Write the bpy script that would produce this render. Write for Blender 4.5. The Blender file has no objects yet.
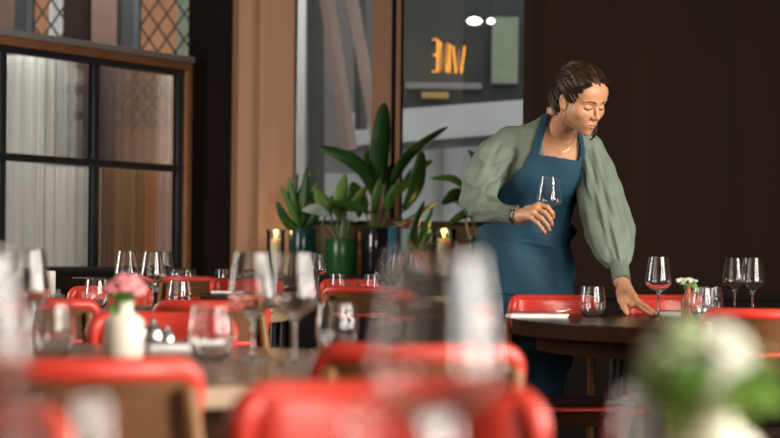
import bpy, bmesh, math, random
import numpy as np
from mathutils import Vector, Matrix
random.seed(7)
rng = np.random.RandomState(11)
S = bpy.context.scene
COL = S.collection

# ------------------------------------------------------------------ camera
F = 85.0 / 36.0 * 780.0          # focal length in pixels
CZ = 0.955                        # camera height
HY = 254.0                        # horizon row
cam_d = bpy.data.cameras.new('camera')
cam = bpy.data.objects.new('camera', cam_d)
COL.objects.link(cam)
cam.location = (0, 0, CZ)
cam.rotation_euler = (math.pi / 2, math.radians(-0.6), 0)
cam_d.lens = 85.0
cam_d.sensor_width = 36.0
cam_d.shift_y = (HY - 219.0) / 780.0
cam_d.clip_start = 0.05
cam_d.clip_end = 200
cam_d.dof.use_dof = True
cam_d.dof.focus_distance = 7.25
cam_d.dof.aperture_fstop = 3.2
cam_d.dof.aperture_blades = 0
S.camera = cam

# ------------------------------------------------------------------ world, lights, exposure
w = bpy.data.worlds.new('overcast_sky')
S.world = w
w.use_nodes = True
bg = w.node_tree.nodes['Background']
bg.inputs['Color'].default_value = (0.95, 0.97, 1.0, 1)
bg.inputs['Strength'].default_value = 1.25

def area(name, loc, target, sx, sy, power, col):
    l = bpy.data.lights.new(name, 'AREA')
    l.shape = 'RECTANGLE'; l.size = sx; l.size_y = sy; l.energy = power; l.color = col
    o = bpy.data.objects.new(name, l); COL.objects.link(o)
    o.location = loc
    d = Vector(target) - Vector(loc)
    o.rotation_euler = d.to_track_quat('-Z', 'Y').to_euler()
    return o
# daylight entering through the tall windows of the right and rear walls (out of frame)
DAY = (1.0, 0.93, 0.84)
area('daylight_tall_window', (3.22, 3.6, 2.0), (0, 4.6, 0.9), 1.1, 2.5, 235, DAY)
area('daylight_front_window', (3.22, 0.7, 2.0), (0, 2.6, 0.8), 1.1, 2.5, 320, DAY)
area('daylight_rear_window', (2.62, -1.34, 2.0), (0, 3.0, 0.8), 1.0, 2.2, 110, DAY)
area('daylight_left_window', (-4.78, 7.2, 2.0), (-0.3, 10.0, 1.1), 1.5, 2.5, 240, DAY)
area('bay_fill_light', (-2.1, 14.5, 4.1), (-2.1, 14.5, 0), 1.6, 0.9, 120, (1.0, 0.97, 0.93))  # added fill lamp, brightens the bay seen through the reeded panes

S.view_settings.view_transform = 'Standard'
S.view_settings.look = 'None'
S.view_settings.exposure = 0.0
S.view_settings.gamma = 1.0
S.view_settings.use_curve_mapping = False
S.cycles.use_denoising = True
S.cycles.max_bounces = 16
S.cycles.transmission_bounces = 14
S.cycles.transparent_max_bounces = 16
S.cycles.glossy_bounces = 6
S.cycles.diffuse_bounces = 4
S.cycles.caustics_refractive = True
S.cycles.caustics_reflective = False
S.cycles.sample_clamp_indirect = 8.0
S.cycles.blur_glossy = 0.6

# ------------------------------------------------------------------ helpers
def P(px, py, d):
    """point at photo pixel (px,py) at distance d along the room"""
    return Vector(((px - 390.0) / F * d, d, CZ + (HY - py) / F * d))
def PX(px, d):
    return (px - 390.0) / F * d

MATS = {}
def mat(name, col, rough=0.5, metal=0.0, spec=0.5, trans=0.0, ior=1.45, coat=0.0, sheen=0.0,
        sss=0.0, var=0.12, scale=8.0, stretch=(1, 1, 1), bump=0.0, bscale=60.0, col2=None,
        emit=None, estr=0.0, alpha=None):
    m = bpy.data.materials.new(name); m.use_nodes = True
    nt = m.node_tree; b = nt.nodes['Principled BSDF']
    b.inputs['Roughness'].default_value = rough
    b.inputs['Metallic'].default_value = metal
    b.inputs['Specular IOR Level'].default_value = spec
    b.inputs['IOR'].default_value = ior
    b.inputs['Transmission Weight'].default_value = trans
    b.inputs['Coat Weight'].default_value = coat
    b.inputs['Coat Roughness'].default_value = 0.08
    b.inputs['Sheen Weight'].default_value = sheen
    if sss:
        b.inputs['Subsurface Weight'].default_value = sss
        b.inputs['Subsurface Radius'].default_value = (0.012, 0.005, 0.003)
        b.inputs['Subsurface Scale'].default_value = 1.0
    tc = nt.nodes.new('ShaderNodeTexCoord')
    mp = nt.nodes.new('ShaderNodeMapping'); mp.inputs['Scale'].default_value = stretch
    nt.links.new(tc.outputs['Object'], mp.inputs['Vector'])
    if var > 0:
        nz = nt.nodes.new('ShaderNodeTexNoise'); nz.inputs['Scale'].default_value = scale
        nz.inputs['Detail'].default_value = 4.0
        nt.links.new(mp.outputs['Vector'], nz.inputs['Vector'])
        rp = nt.nodes.new('ShaderNodeValToRGB')
        c2 = col2 if col2 else tuple(min(1, c * (1 + var)) for c in col)
        c1 = col if col2 else tuple(c * (1 - var) for c in col)
        rp.color_ramp.elements[0].position = 0.3; rp.color_ramp.elements[1].position = 0.7
        rp.color_ramp.elements[0].color = (*c1, 1); rp.color_ramp.elements[1].color = (*c2, 1)
        nt.links.new(nz.outputs['Fac'], rp.inputs['Fac'])
        nt.links.new(rp.outputs['Color'], b.inputs['Base Color'])
    else:
        b.inputs['Base Color'].default_value = (*col, 1)
    if bump > 0:
        n2 = nt.nodes.new('ShaderNodeTexNoise'); n2.inputs['Scale'].default_value = bscale
        n2.inputs['Detail'].default_value = 3.0
        nt.links.new(mp.outputs['Vector'], n2.inputs['Vector'])
        bp = nt.nodes.new('ShaderNodeBump'); bp.inputs['Strength'].default_value = bump
        bp.inputs['Distance'].default_value = 0.004
        nt.links.new(n2.outputs['Fac'], bp.inputs['Height'])
        nt.links.new(bp.outputs['Normal'], b.inputs['Normal'])
    if emit:
        b.inputs['Emission Color'].default_value = (*emit, 1)
        b.inputs['Emission Strength'].default_value = estr
    MATS[name] = m
    return m

def thin_glass(name, tint=(0.95, 0.97, 0.96), rough=0.02):
    """clear window pane: passes light straight, mirrors at grazing angles"""
    m = bpy.data.materials.new(name); m.use_nodes = True
    nt = m.node_tree; nt.nodes.clear()
    out = nt.nodes.new('ShaderNodeOutputMaterial')
    tr = nt.nodes.new('ShaderNodeBsdfTransparent'); tr.inputs['Color'].default_value = (*tint, 1)
    gl = nt.nodes.new('ShaderNodeBsdfGlossy'); gl.inputs['Roughness'].default_value = rough
    fr = nt.nodes.new('ShaderNodeFresnel'); fr.inputs['IOR'].default_value = 1.5
    mx = nt.nodes.new('ShaderNodeMixShader')
    nt.links.new(fr.outputs['Fac'], mx.inputs['Fac'])
    nt.links.new(tr.outputs['BSDF'], mx.inputs[1]); nt.links.new(gl.outputs['BSDF'], mx.inputs[2])
    nt.links.new(mx.outputs['Shader'], out.inputs['Surface'])
    MATS[name] = m
    return m

class MB:
    """collects shapes and builds them as ONE mesh object"""
    def __init__(s): s.v = []; s.f = []
    def add(s, vs, fs):
        o = len(s.v); s.v += [tuple(v) for v in vs]; s.f += [tuple(i + o for i in f) for f in fs]
        return s
    def box(s, x0, x1, y0, y1, z0, z1, M=None):
        vs = [Vector((x, y, z)) for x in (x0, x1) for y in (y0, y1) for z in (z0, z1)]
        if M: vs = [M @ v for v in vs]
        return s.add(vs, [(0, 1, 3, 2), (4, 6, 7, 5), (0, 4, 5, 1), (2, 3, 7, 6), (0, 2, 6, 4), (1, 5, 7, 3)])
    def lathe(s, prof, n=32, c=(0, 0, 0), M=None, closed=False):
        """prof: list of (r,z); revolve around z"""
        vs = []; fs = []; m = len(prof)
        for r, z in prof:
            for k in range(n):
                a = 2 * math.pi * k / n
                v = Vector((r * math.cos(a), r * math.sin(a), z))
                if M: v = M @ v
                vs.append(v + Vector(c))
        for i in range(m if closed else m - 1):
            j = (i + 1) % m
            for k in range(n):
                k2 = (k + 1) % n
                fs.append((i * n + k, i * n + k2, j * n + k2, j * n + k))
        return s.add(vs, fs)
    def tube(s, pts, rads, n=10, closed=False, caps=True):
        pts = [Vector(p) for p in pts]; m = len(pts)
        if not hasattr(rads, '__len__'): rads = [rads] * m
        vs = []; fs = []; up = None
        for i, p in enumerate(pts):
            if closed: t = pts[(i + 1) % m] - pts[i - 1]
            else: t = pts[min(i + 1, m - 1)] - pts[max(i - 1, 0)]
            if t.length < 1e-9: t = Vector((0, 0, 1))
            t.normalize()
            if up is None:
                up = Vector((0, 0, 1)) if abs(t.z) < 0.9 else Vector((1, 0, 0))
            a = up - t * up.dot(t)
            if a.length < 1e-5: a = t.orthogonal()
            a.normalize(); b = t.cross(a); up = a
            for k in range(n):
                q = 2 * math.pi * k / n
                vs.append(p + (a * math.cos(q) + b * math.sin(q)) * rads[i])
        for i in range(m if closed else m - 1):
            j = (i + 1) % m
            for k in range(n):
                k2 = (k + 1) % n
                fs.append((i * n + k, i * n + k2, j * n + k2, j * n + k))
        if caps and not closed:
            fs.append(tuple(reversed(range(n)))); fs.append(tuple(range((m - 1) * n, m * n)))
        return s.add(vs, fs)
    def loft(s, rings, caps=True, closed=False):
        n = len(rings[0]); m = len(rings)
        vs = [p for r in rings for p in r]; fs = []
        for i in range(m if closed else m - 1):
            j = (i + 1) % m
            for k in range(n):
                k2 = (k + 1) % n
                fs.append((i * n + k, i * n + k2, j * n + k2, j * n + k))
        if caps and not closed:
            fs.append(tuple(reversed(range(n)))); fs.append(tuple(range((m - 1) * n, m * n)))
        return s.add(vs, fs)
    def mesh(s, name, smooth=True, angle=50):
        me = bpy.data.meshes.new(name); me.from_pydata(s.v, [], s.f); me.update()
        bm = bmesh.new(); bm.from_mesh(me)
        bmesh.ops.recalc_face_normals(bm, faces=bm.faces); bm.to_mesh(me); bm.free()
        if smooth:
            me.polygons.foreach_set('use_smooth', [True] * len(me.polygons))
            try: me.set_sharp_from_angle(angle=math.radians(angle))
            except Exception: pass
        return me
    def build(s, name, material, parent=None, smooth=True, angle=50):
        return link(name, s.mesh(name, smooth, angle), material, parent)

def link(name, me, material=None, parent=None):
    o = bpy.data.objects.new(name, me)
    if material is not None and me is not None and len(me.materials) == 0:
        me.materials.append(MATS[material] if isinstance(material, str) else material)
    COL.objects.link(o)
    if parent is not None: o.parent = parent
    return o
def bevel_box(x0, x1, y0, y1, z0, z1, r=0.004, seg=2):
    bm = bmesh.new(); bmesh.ops.create_cube(bm, size=1)
    for v in bm.verts:
        v.co = Vector(((x0 + x1) / 2 + v.co.x * (x1 - x0), (y0 + y1) / 2 + v.co.y * (y1 - y0), (z0 + z1) / 2 + v.co.z * (z1 - z0)))
    bmesh.ops.bevel(bm, geom=bm.edges[:], offset=r, segments=seg, affect='EDGES', profile=0.5)
    me = bpy.data.meshes.new('box'); bm.to_mesh(me); bm.free()
    me.polygons.foreach_set('use_smooth', [True] * len(me.polygons))
    try: me.set_sharp_from_angle(angle=math.radians(40))
    except Exception: pass
    return me
def tag(o, label=None, cat=None, group=None, kind=None):
    if label: o['label'] = label
    if cat: o['category'] = cat
    if group: o['group'] = group
    if kind: o['kind'] = kind
    return o
def thing(name, label, cat, loc=(0, 0, 0), rz=0.0, group=None):
    o = bpy.data.objects.new(name, None); COL.objects.link(o)
    o.empty_display_size = 0.05
    o.location = loc; o.rotation_euler = (0, 0, rz)
    return tag(o, label, cat, group)
def struct(name, mb, material, label, cat, parent=None, smooth=False):
    o = mb.build(name, material, parent, smooth=smooth)
    if parent is None: tag(o, label, cat, kind='structure')
    return o

# ------------------------------------------------------------------ materials
mat('red_leather', (0.47, 0.034, 0.020), rough=0.36, var=0.10, scale=5, bump=0.06, bscale=220, spec=0.5)
mat('chair_wood', (0.080, 0.031, 0.008), spec=0.15, rough=0.55, col2=(0.110, 0.045, 0.012), scale=6, stretch=(2, 2, 14), var=0.2)
mat('post_wood', (0.15, 0.062, 0.018), spec=0.3, rough=0.4, col2=(0.20, 0.09, 0.028), scale=6, stretch=(9, 9, 1.5), var=0.2)
mat('walnut', (0.018, 0.0075, 0.0038), rough=0.26, col2=(0.034, 0.014, 0.006), scale=3, stretch=(2, 14, 14), var=0.2, spec=0.4)
mat('walnut_edge', (0.024, 0.0085, 0.003), rough=0.55, col2=(0.040, 0.0150, 0.005), scale=3, stretch=(2, 14, 14), var=0.2, spec=0.03)
mat('seat_leather', (0.020, 0.009, 0.006), rough=0.5, var=0.15)
mat('grey_oak', (0.12, 0.076, 0.050), rough=0.26, col2=(0.16, 0.105, 0.07), scale=3, stretch=(2, 14, 14), var=0.2)
mat('oak_edge', (0.25, 0.165, 0.10), rough=0.45, col2=(0.32, 0.215, 0.135), scale=5, stretch=(4, 4, 20), var=0.2)
mat('black_metal', (0.012, 0.012, 0.014), rough=0.38, var=0.15, metal=0.2)
mat('frame_metal', (0.022, 0.026, 0.032), rough=0.4, var=0.12, metal=0.2)
mat('wall_dark', (0.0140, 0.0060, 0.0030), rough=0.55, col2=(0.0180, 0.0078, 0.0038), scale=1.2, stretch=(3, 3, 0.25), var=0.1, spec=0.06)
mat('dado_dark', (0.006, 0.003, 0.002), rough=0.5, col2=(0.008, 0.004, 0.0025), scale=2, stretch=(4, 4, 0.3), var=0.1, spec=0.06)
mat('curtain_black', (0.010, 0.006, 0.005), rough=0.8, var=0.15, scale=2, spec=0.1)
mat('tan_wood', (0.42, 0.22, 0.125), rough=0.5, col2=(0.48, 0.26, 0.155), scale=1.4, stretch=(8, 8, 0.5), var=0.1)
mat('tan_wood_dark', (0.27, 0.135, 0.07), rough=0.5, col2=(0.32, 0.165, 0.09), scale=1.4, stretch=(8, 8, 0.5), var=0.1)
mat('brown_trim', (0.20, 0.085, 0.035), rough=0.45, col2=(0.28, 0.125, 0.055), scale=3, stretch=(2, 2, 2), var=0.1)
mat('grey_trim', (0.24, 0.22, 0.205), rough=0.5, var=0.1)
mat('floor_wood', (0.016, 0.008, 0.005), rough=0.5, col2=(0.026, 0.013, 0.007), scale=1.5, stretch=(6, 1, 1), var=0.1)
mat('plaster', (0.30, 0.24, 0.19), rough=0.8, var=0.06)
mat('ceiling_paint', (0.32, 0.27, 0.22), rough=0.85, var=0.05)
mat('sill_olive', (0.20, 0.17, 0.10), rough=0.6, var=0.08)
mat('counter_black', (0.008, 0.007, 0.007), spec=0.25, rough=0.35, var=0.1)
thin_glass('window_glass')
mat('glass', (1, 1, 1), rough=0.0, trans=1.0, ior=1.46, var=0)
def ribbed_glass(name, tint, rough):
    m = bpy.data.materials.new(name); m.use_nodes = True
    nt = m.node_tree; nt.nodes.clear()
    out = nt.nodes.new('ShaderNodeOutputMaterial'); rf = nt.nodes.new('ShaderNodeBsdfRefraction')
    rf.inputs['Color'].default_value = (*tint, 1); rf.inputs['Roughness'].default_value = rough; rf.inputs['IOR'].default_value = 1.45
    nt.links.new(rf.outputs['BSDF'], out.inputs['Surface']); MATS[name] = m
ribbed_glass('reeded_glass', (0.97, 0.98, 0.97), 0.04)
thin_glass('green_glass', tint=(0.93, 0.985, 0.965))
mat('dark_glass', (0.012, 0.011, 0.016), rough=0.06, var=0.2, coat=0.5)
mat('chrome', (0.85, 0.85, 0.85), rough=0.22, metal=1.0, var=0.05)
mat('steel', (0.6, 0.61, 0.63), rough=0.2, metal=1.0, var=0.05)
mat('linen', (0.80, 0.79, 0.78), rough=0.85, var=0.05, bump=0.2, bscale=400)
mat('cream_ceramic', (0.78, 0.73, 0.60), rough=0.3, var=0.04)
mat('white_card', (0.82, 0.79, 0.68), rough=0.6, var=0.05)
mat('brown_ceramic', (0.27, 0.080, 0.045), rough=0.28, var=0.15, scale=30)
mat('leaf_dark', (0.018, 0.060, 0.012), rough=0.34, col2=(0.035, 0.105, 0.022), scale=9, stretch=(6, 6, 1), var=0.2)
mat('leaf_mid', (0.050, 0.145, 0.022), rough=0.36, col2=(0.10, 0.24, 0.045), scale=9, stretch=(6, 6, 1), var=0.2)
mat('leaf_light', (0.13, 0.26, 0.045), rough=0.4, col2=(0.20, 0.34, 0.09), scale=14, var=0.2)
mat('leaf_pale', (0.34, 0.42, 0.36), rough=0.45, col2=(0.42, 0.50, 0.44), scale=14, var=0.2)
mat('stem_brown', (0.16, 0.075, 0.03), rough=0.6, var=0.2)
mat('stem_tan', (0.42, 0.28, 0.16), rough=0.6, var=0.2)
mat('petal_pink', (0.80, 0.24, 0.28), rough=0.55, col2=(0.86, 0.42, 0.42), scale=40, var=0.2)
mat('petal_white', (0.62, 0.62, 0.52), rough=0.55, var=0.06)
mat('petal_cream', (0.60, 0.66, 0.46), rough=0.55, var=0.06)
mat('leaf_fresh', (0.16, 0.32, 0.04), rough=0.5, col2=(0.26, 0.44, 0.08), scale=20, var=0.1)
mat('petal_green', (0.50, 0.60, 0.34), rough=0.55, var=0.1)
mat('petal_apricot', (0.78, 0.46, 0.20), rough=0.55, var=0.1)
mat('soil', (0.02, 0.012, 0.008), rough=0.9, var=0.3, scale=60)
mat('pot_green', (0.020, 0.105, 0.028), rough=0.25, var=0.15, scale=5)
mat('pot_teal', (0.010, 0.050, 0.048), rough=0.2, var=0.2, scale=5)
mat('pot_orange', (0.85, 0.22, 0.045), rough=0.4, var=0.1)
mat('book_blue', (0.015, 0.13, 0.22), rough=0.45, var=0.1)
mat('book_sky', (0.22, 0.40, 0.48), rough=0.5, col2=(0.30, 0.48, 0.56), scale=5, var=0.1)
mat('book_maroon', (0.22, 0.055, 0.065), rough=0.5, var=0.1)
mat('paper', (0.75, 0.72, 0.66), rough=0.8, var=0.05)
mat('amber_bottle', (0.50, 0.20, 0.02), rough=0.15, var=0.1)
mat('wax', (0.85, 0.66, 0.38), rough=0.5, sss=0.6, var=0.04)
MATS['wax'].node_tree.nodes['Principled BSDF'].inputs['Subsurface Radius'].default_value = (0.08, 0.045, 0.018)
mat('flame', (1, 0.6, 0.2), var=0, emit=(1.0, 0.50, 0.12), estr=6)
mat('neon', (1, 0.5, 0.05), var=0, emit=(1.0, 0.34, 0.015), estr=1.7)
mat('lamp_glow', (1, 1, 0.9), var=0, emit=(1.0, 1.0, 0.9), estr=3.5)
mat('skin', (0.47, 0.225, 0.120), rough=0.45, sss=0.12, col2=(0.53, 0.26, 0.145), scale=14, var=0.1, bump=0.03, bscale=300)
mat('lips', (0.40, 0.13, 0.10), rough=0.35, var=0.05)
mat('brow_hair', (0.075, 0.032, 0.016), rough=0.6, var=0.1)
mat('lash', (0.012, 0.007, 0.005), rough=0.5, var=0)
mat('hair', (0.012, 0.0055, 0.003), spec=0.3, rough=0.45, col2=(0.042, 0.019, 0.009), scale=45, var=0.2)
mat('blouse', (0.135, 0.172, 0.135), rough=0.8, col2=(0.155, 0.195, 0.154), scale=9, sheen=0.0, bump=0.12, bscale=320)
mat('cuff', (0.125, 0.152, 0.114), rough=0.85, col2=(0.16, 0.19, 0.145), scale=160, sheen=0.0, bump=0.9, bscale=190)
mat('apron', (0.010, 0.043, 0.072), rough=0.72, col2=(0.012, 0.052, 0.086), scale=7, spec=0.3, bump=0.1, bscale=420)
mat('trousers', (0.008, 0.010, 0.016), rough=0.8, var=0.1)
mat('shoe', (0.01, 0.01, 0.01), rough=0.4, var=0.1)
mat('watch_face', (0.02, 0.02, 0.022), rough=0.1, var=0)
mat('gold', (0.75, 0.50, 0.22), rough=0.25, metal=1.0, var=0)
mat('street_grey', (0.22, 0.22, 0.22), rough=0.9, var=0.08)
mat('street_white', (0.46, 0.46, 0.46), rough=0.8, var=0.08, scale=2)
mat('street_dark', (0.042, 0.046, 0.042), rough=0.8, var=0.15, scale=1.5)
mat('street_green', (0.24, 0.28, 0.19), rough=0.8, var=0.08)
mat('street_pink', (0.22, 0.15, 0.13), rough=0.8, var=0.08)
mat('bay_brown', (0.058, 0.030, 0.018), rough=0.6, var=0.1)
mat('terracotta', (0.52, 0.22, 0.10), rough=0.85, var=0.12, scale=4)
mat('pale_panel', (0.62, 0.61, 0.58), rough=0.9, col2=(0.74, 0.73, 0.70), scale=3, stretch=(14, 14, 0.5), var=0.2)
mat('bright_white', (0.82, 0.80, 0.76), rough=0.8, var=0.04)
mat('rust_panel', (0.42, 0.13, 0.06), rough=0.7, var=0.1)
mat('ochre_panel', (0.42, 0.28, 0.09), rough=0.7, var=0.1)

# ================================================================== SETTING
struct('floor', MB().box(-5.0, 3.5, -1.55, 16.2, -0.1, 0.0), 'floor_wood', 'dark wooden restaurant floor under the tables', 'floor')
struct('ceiling', MB().box(-5.0, 3.5, -1.55, 13.75, 3.4, 3.5), 'ceiling_paint', 'plain ceiling above the dining room', 'ceiling')
wr_ = MB()
for x0, x1 in ((-5.0, 2.1), (3.15, 3.5)): wr_.box(x0, x1, -1.55, -1.4, 0, 3.4)
wr_.box(2.1, 3.15, -1.55, -1.4, 0, 0.9); wr_.box(2.1, 3.15, -1.55, -1.4, 3.1, 3.4)
struct('wall_rear', wr_, 'plaster', 'plain wall with a tall window behind the near tables', 'wall')
struct('wall_left', MB().box(-5.0, -4.85, -1.4, 6.45, 0, 3.4).box(-5.0, -4.85, 7.95, 16.2, 0, 3.4).box(-5.0, -4.85, 6.45, 7.95, 0, 0.75).box(-5.0, -4.85, 6.45, 7.95, 3.25, 3.4), 'plaster', 'plain left wall with one tall window', 'wall')
# right wall with two tall window openings
wl = MB()
for y0, y1 in ((-1.4, 0.05), (1.35, 2.95), (4.25, 9.5)): wl.box(3.3, 3.5, y0, y1, 0, 3.4)
for y0, y1 in ((0.05, 1.35), (2.95, 4.25)):
    wl.box(3.3, 3.5, y0, y1, 0, 0.75); wl.box(3.3, 3.5, y0, y1, 3.25, 3.4)
struct('wall_right', wl, 'wall_dark', 'dark brown side wall with tall daylight windows', 'wall')
wd = struct('wall_dark_panel', MB().box(PX(523, 9.5), 3.5, 9.5, 9.62, 0.77, 3.4).box(1.35, 1.47, 9.62, 13.6, 0, 3.4), 'wall_dark',
            'very dark brown wall behind the woman in the apron', 'wall')
MB().box(PX(523, 9.48), PX(530, 9.48), 9.47, 9.5, 0.0, 3.4).build('edge_board', 'wall_dark', wd, smooth=False)
MB().box(PX(530, 9.48), 3.5, 9.44, 9.62, 0.0, 0.74).build('dado_panel', 'dado_dark', wd, smooth=False)
MB().box(PX(530, 9.48), 3.5, 9.40, 9.62, 0.74, 0.77).build('dado_rail', 'dado_dark', wd, smooth=False)

YB = 13.6
# back wall: sill wall, tall panes, mullions, columns
wb = struct('wall_back', MB().box(PX(292, YB), 1.35, YB, YB + 0.15, 0, 1.165).box(-1.6, 1.35, YB, YB + 0.15, 3.2, 3.4), 'sill_olive',
            'olive sill wall under the tall back windows', 'wall')
struct('trim_1', MB().box(PX(187, 13.42), PX(229.5, 13.42), 13.42, YB + 0.2, 0, 3.4), 'curtain_black', 'near black pillar between partition and tan column', 'pillar')
c2 = struct('trim_2', MB().box(PX(258, 13.3), PX(292, 13.3), 13.3, YB + 0.2, 0, 3.4), 'tan_wood', 'wide tan wooden column left of the back windows', 'column')
MB().box(PX(229.5, 13.5), PX(258, 13.5) + 0.02, 13.5, YB + 0.2, 0, 3.4).build('side_board', 'tan_wood', c2, smooth=False)
def bar(x0, x1, y0, y1, z0, z1, name, m, parent):
    o = link(name, bevel_box(x0, x1, y0, y1, z0, z1, min(0.006, (x1 - x0) * 0.2)), m, parent); return o
w1 = struct('window_1', MB().box(PX(292, YB), PX(294.5, YB), YB - 0.05, YB + 0.08, 1.165, 3.2), 'black_metal', 'tall left pane of the back window beside the tan column', 'window')
MB().box(PX(294.5, YB), PX(371, YB), YB + 0.03, YB + 0.04, 1.165, 3.2).build('pane', 'window_glass', w1, smooth=False)
MB().box(PX(294, YB), PX(371, YB), YB - 0.02, YB + 0.1, 1.165, 1.20).build('bottom_rail', 'black_metal', w1, smooth=False)
m1 = struct('trim_3', MB().box(PX(370, YB), PX(389.5, YB), YB - 0.12, YB + 0.12, 1.165, 3.2), 'tan_wood', 'tan wooden mullion between the two back window panes', 'mullion')
MB().box(PX(389.5, YB), PX(394, YB), YB - 0.02, YB + 0.1, 1.165, 3.2).build('dark_groove', 'black_metal', m1, smooth=False)
MB().box(PX(394, YB), PX(398.6, YB), YB - 0.08, YB + 0.1, 1.165, 3.2).build('narrow_strip', 'tan_wood', m1, smooth=False)
w2 = struct('window_2', MB().box(PX(398.6, YB), PX(401.5, YB), YB - 0.05, YB + 0.08, 1.165, 3.2), 'black_metal', 'wide right pane of the back window behind the woman', 'window')
MB().box(PX(401.5, YB), 1.35, YB + 0.03, YB + 0.04, 1.165, 3.2).build('pane', 'window_glass', w2, smooth=False)
MB().box(PX(401.5, YB), 1.35, YB - 0.02, YB + 0.1, 1.165, 1.20).build('bottom_rail', 'black_metal', w2, smooth=False)

# ---- metal framed partition with reeded glass (left)
AR = Vector((-1.48, 13.3, 0)); DU = Vector((-0.5384, -0.8428, 0))
def u_of(px):
    k = (px - 390.0) / F
    return (13.3 * k + 1.48) / (0.8428 * k - 0.5384)
w3 = bpy.data.objects.new('window_3', None); COL.objects.link(w3)
w3.location = AR; w3.rotation_euler = (0, 0, math.atan2(0.8428, 0.5384))
tag(w3, 'black metal framed partition with reeded glass panes on the left', 'partition', kind='structure')
UL = 3.3
def pbar(u0, u1, z0, z1, n0, n1, name, m):
    return link(name, bevel_box(-u1, -u0, n0, n1, z0, z1, 0.004), m, w3)
pbar(u_of(185.5), UL, 2.315, 2.358, -0.07, 0.07, 'top_cap', 'grey_trim')
pbar(u_of(185), UL, 2.257, 2.315, -0.055, 0.055, 'wood_rail', 'brown_trim')
pbar(u_of(185), u_of(179.8), 0.0, 2.257, -0.055, 0.055, 'wood_post', 'brown_trim')
pbar(u_of(179.8), UL, 2.215, 2.257, -0.03, 0.03, 'rail', 'frame_metal')
pbar(u_of(179.8), UL, 1.525, 1.575, -0.03, 0.03, 'rail', 'frame_metal')
pbar(u_of(179.8), UL, 0.79, 0.85, -0.03, 0.03, 'rail', 'frame_metal')
pbar(u_of(179.8), UL, 0.0, 0.79, -0.025, 0.025, 'base_panel', 'counter_black')
um = [u_of(176.5), u_of(92.5), u_of(-1), UL - 0.03]
for u in um: pbar(u - 0.03, u + 0.03, 0.85, 2.215, -0.028, 0.028, 'stile', 'frame_metal')
def reeded(u0, u1, z0, z1):
    nr = int((u1 - u0) / 0.022); cols = nr * 6
    vs = []; fs = []
    for i in range(cols + 1):
        x = -u0 - (u1 - u0) * i / cols
        yb = 0.004 + 0.0005 * abs(math.sin(math.pi * i / 6.0))
        for (y, z) in ((-0.003, z0), (-0.003, z1), (yb, z1), (yb, z0)): vs.append((x, y, z))
    for i in range(cols):
        a = i * 4; b = a + 4
        for k in range(4): fs.append((a + k, a + (k + 1) % 4, b + (k + 1) % 4, b + k))
    fs += [(0, 1, 2, 3), tuple(cols * 4 + k for k in (3, 2, 1, 0))]
    MB().add(vs, fs).build('pane', 'reeded_glass', w3, smooth=False)
for i in range(3):
    for z0, z1 in ((0.85, 1.525), (1.575, 2.215)):
        reeded(um[i] + 0.03, um[i + 1] - 0.03, z0, z1)

# ---- the bay behind the partition: pillars, lattice windows, terracotta wall outside
YA = 15.6
def vstrip(px0, px1, y, z0, z1, m, th=0.15):
    return MB().box(PX(px0, y), PX(px1, y), y, y + th, z0, z1)
bay = struct('wall_far_left', MB().box(-4.85, PX(12, YA), YA, YA + 0.15, 0, 4.2).box(PX(91, YA), PX(116, YA), YA - 0.1, YA + 0.15, 0, 4.2), 'bay_brown', 'tan brown wall posts behind the glass partition', 'wall')
vstrip(12, 26, YA, 0, 4.2, '').build('dark_post', 'black_metal', bay, smooth=False)
vstrip(61, 91, YA, 0, 4.2, '').build('dark_post', 'curtain_black', bay, smooth=False)
vstrip(116, 131, YA, 0, 4.2, '').build('dark_post', 'black_metal', bay, smooth=False)
vstrip(186, 235, YA, 0, 4.2, '').build('dark_post', 'curtain_black', bay, smooth=False)
def lattice(name, px0, px1, label):
    x0, x1 = PX(px0, YA), PX(px1, YA); z0, z1 = 2.0, 3.6
    o = struct(name, MB().box(x0, x0 + 0.05, YA - 0.02, YA + 0.12, 0, 4.2), 'frame_metal', label, 'window')
    step = 0.15; H = z1 - z0; W = x1 - x0 - 0.05; xs = x0 + 0.05
    for sgn in (1, -1):
        k = -40
        while k < 40:
            c = k * step * 1.0            # line: (x-xs)*1.45*sgn - (z-z0) = c*1.45
            pts = []
            def zl(x): return z0 + sgn * 1.45 * (x - xs) + c * 1.45
            xa, xb = xs, x1
            za, zb = zl(xa), zl(xb)
            if abs(zb - za) > 1e-6:
                def clampx(x, z):
                    if z < z0: return xa + (z0 - za) / (zb - za) * (xb - xa), z0
                    if z > z1: return xa + (z1 - za) / (zb - za) * (xb - xa), z1
                    return x, z
                if not ((za < z0 and zb < z0) or (za > z1 and zb > z1)):
                    p = clampx(xa, za); q = clampx(xb, zb)
                    if abs(p[0] - q[0]) > 0.03:
                        y = YA + 0.05 + 0.006 * sgn
                        MB().tube([(p[0], y, p[1]), (q[0], y, q[1])], 0.009, n=6).build('lattice_bar', 'black_metal', o)
            k += 1
    MB().box(xs, x1, YA + 0.08, YA + 0.088, 0.2, 4.2).build('pane', 'window_glass', o, smooth=False)
lattice('window_4', 24, 61, 'narrow lattice window above the left half of the partition')
lattice('window_5', 131, 186, 'wide lattice window above the right half of the partition')
tag(MB().box(PX(-90, 18.5), PX(230, 18.5), 18.5, 18.8, 0, 6).build('terracotta_building', 'terracotta', smooth=False), 'terracotta wall of the building seen through the lattice windows', 'building')
tag(MB().lathe([(0.001, 0), (0.09, 0), (0.075, 0.1), (0.065, 0.15), (0.06, 4.8), (0.08, 4.9), (0.08, 5), (0.001, 5)], 20, c=(PX(53.5, 17.4), 17.4, 0)).build('white_column', 'bright_white'), 'bright white column outside the narrow lattice window', 'column')
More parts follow.
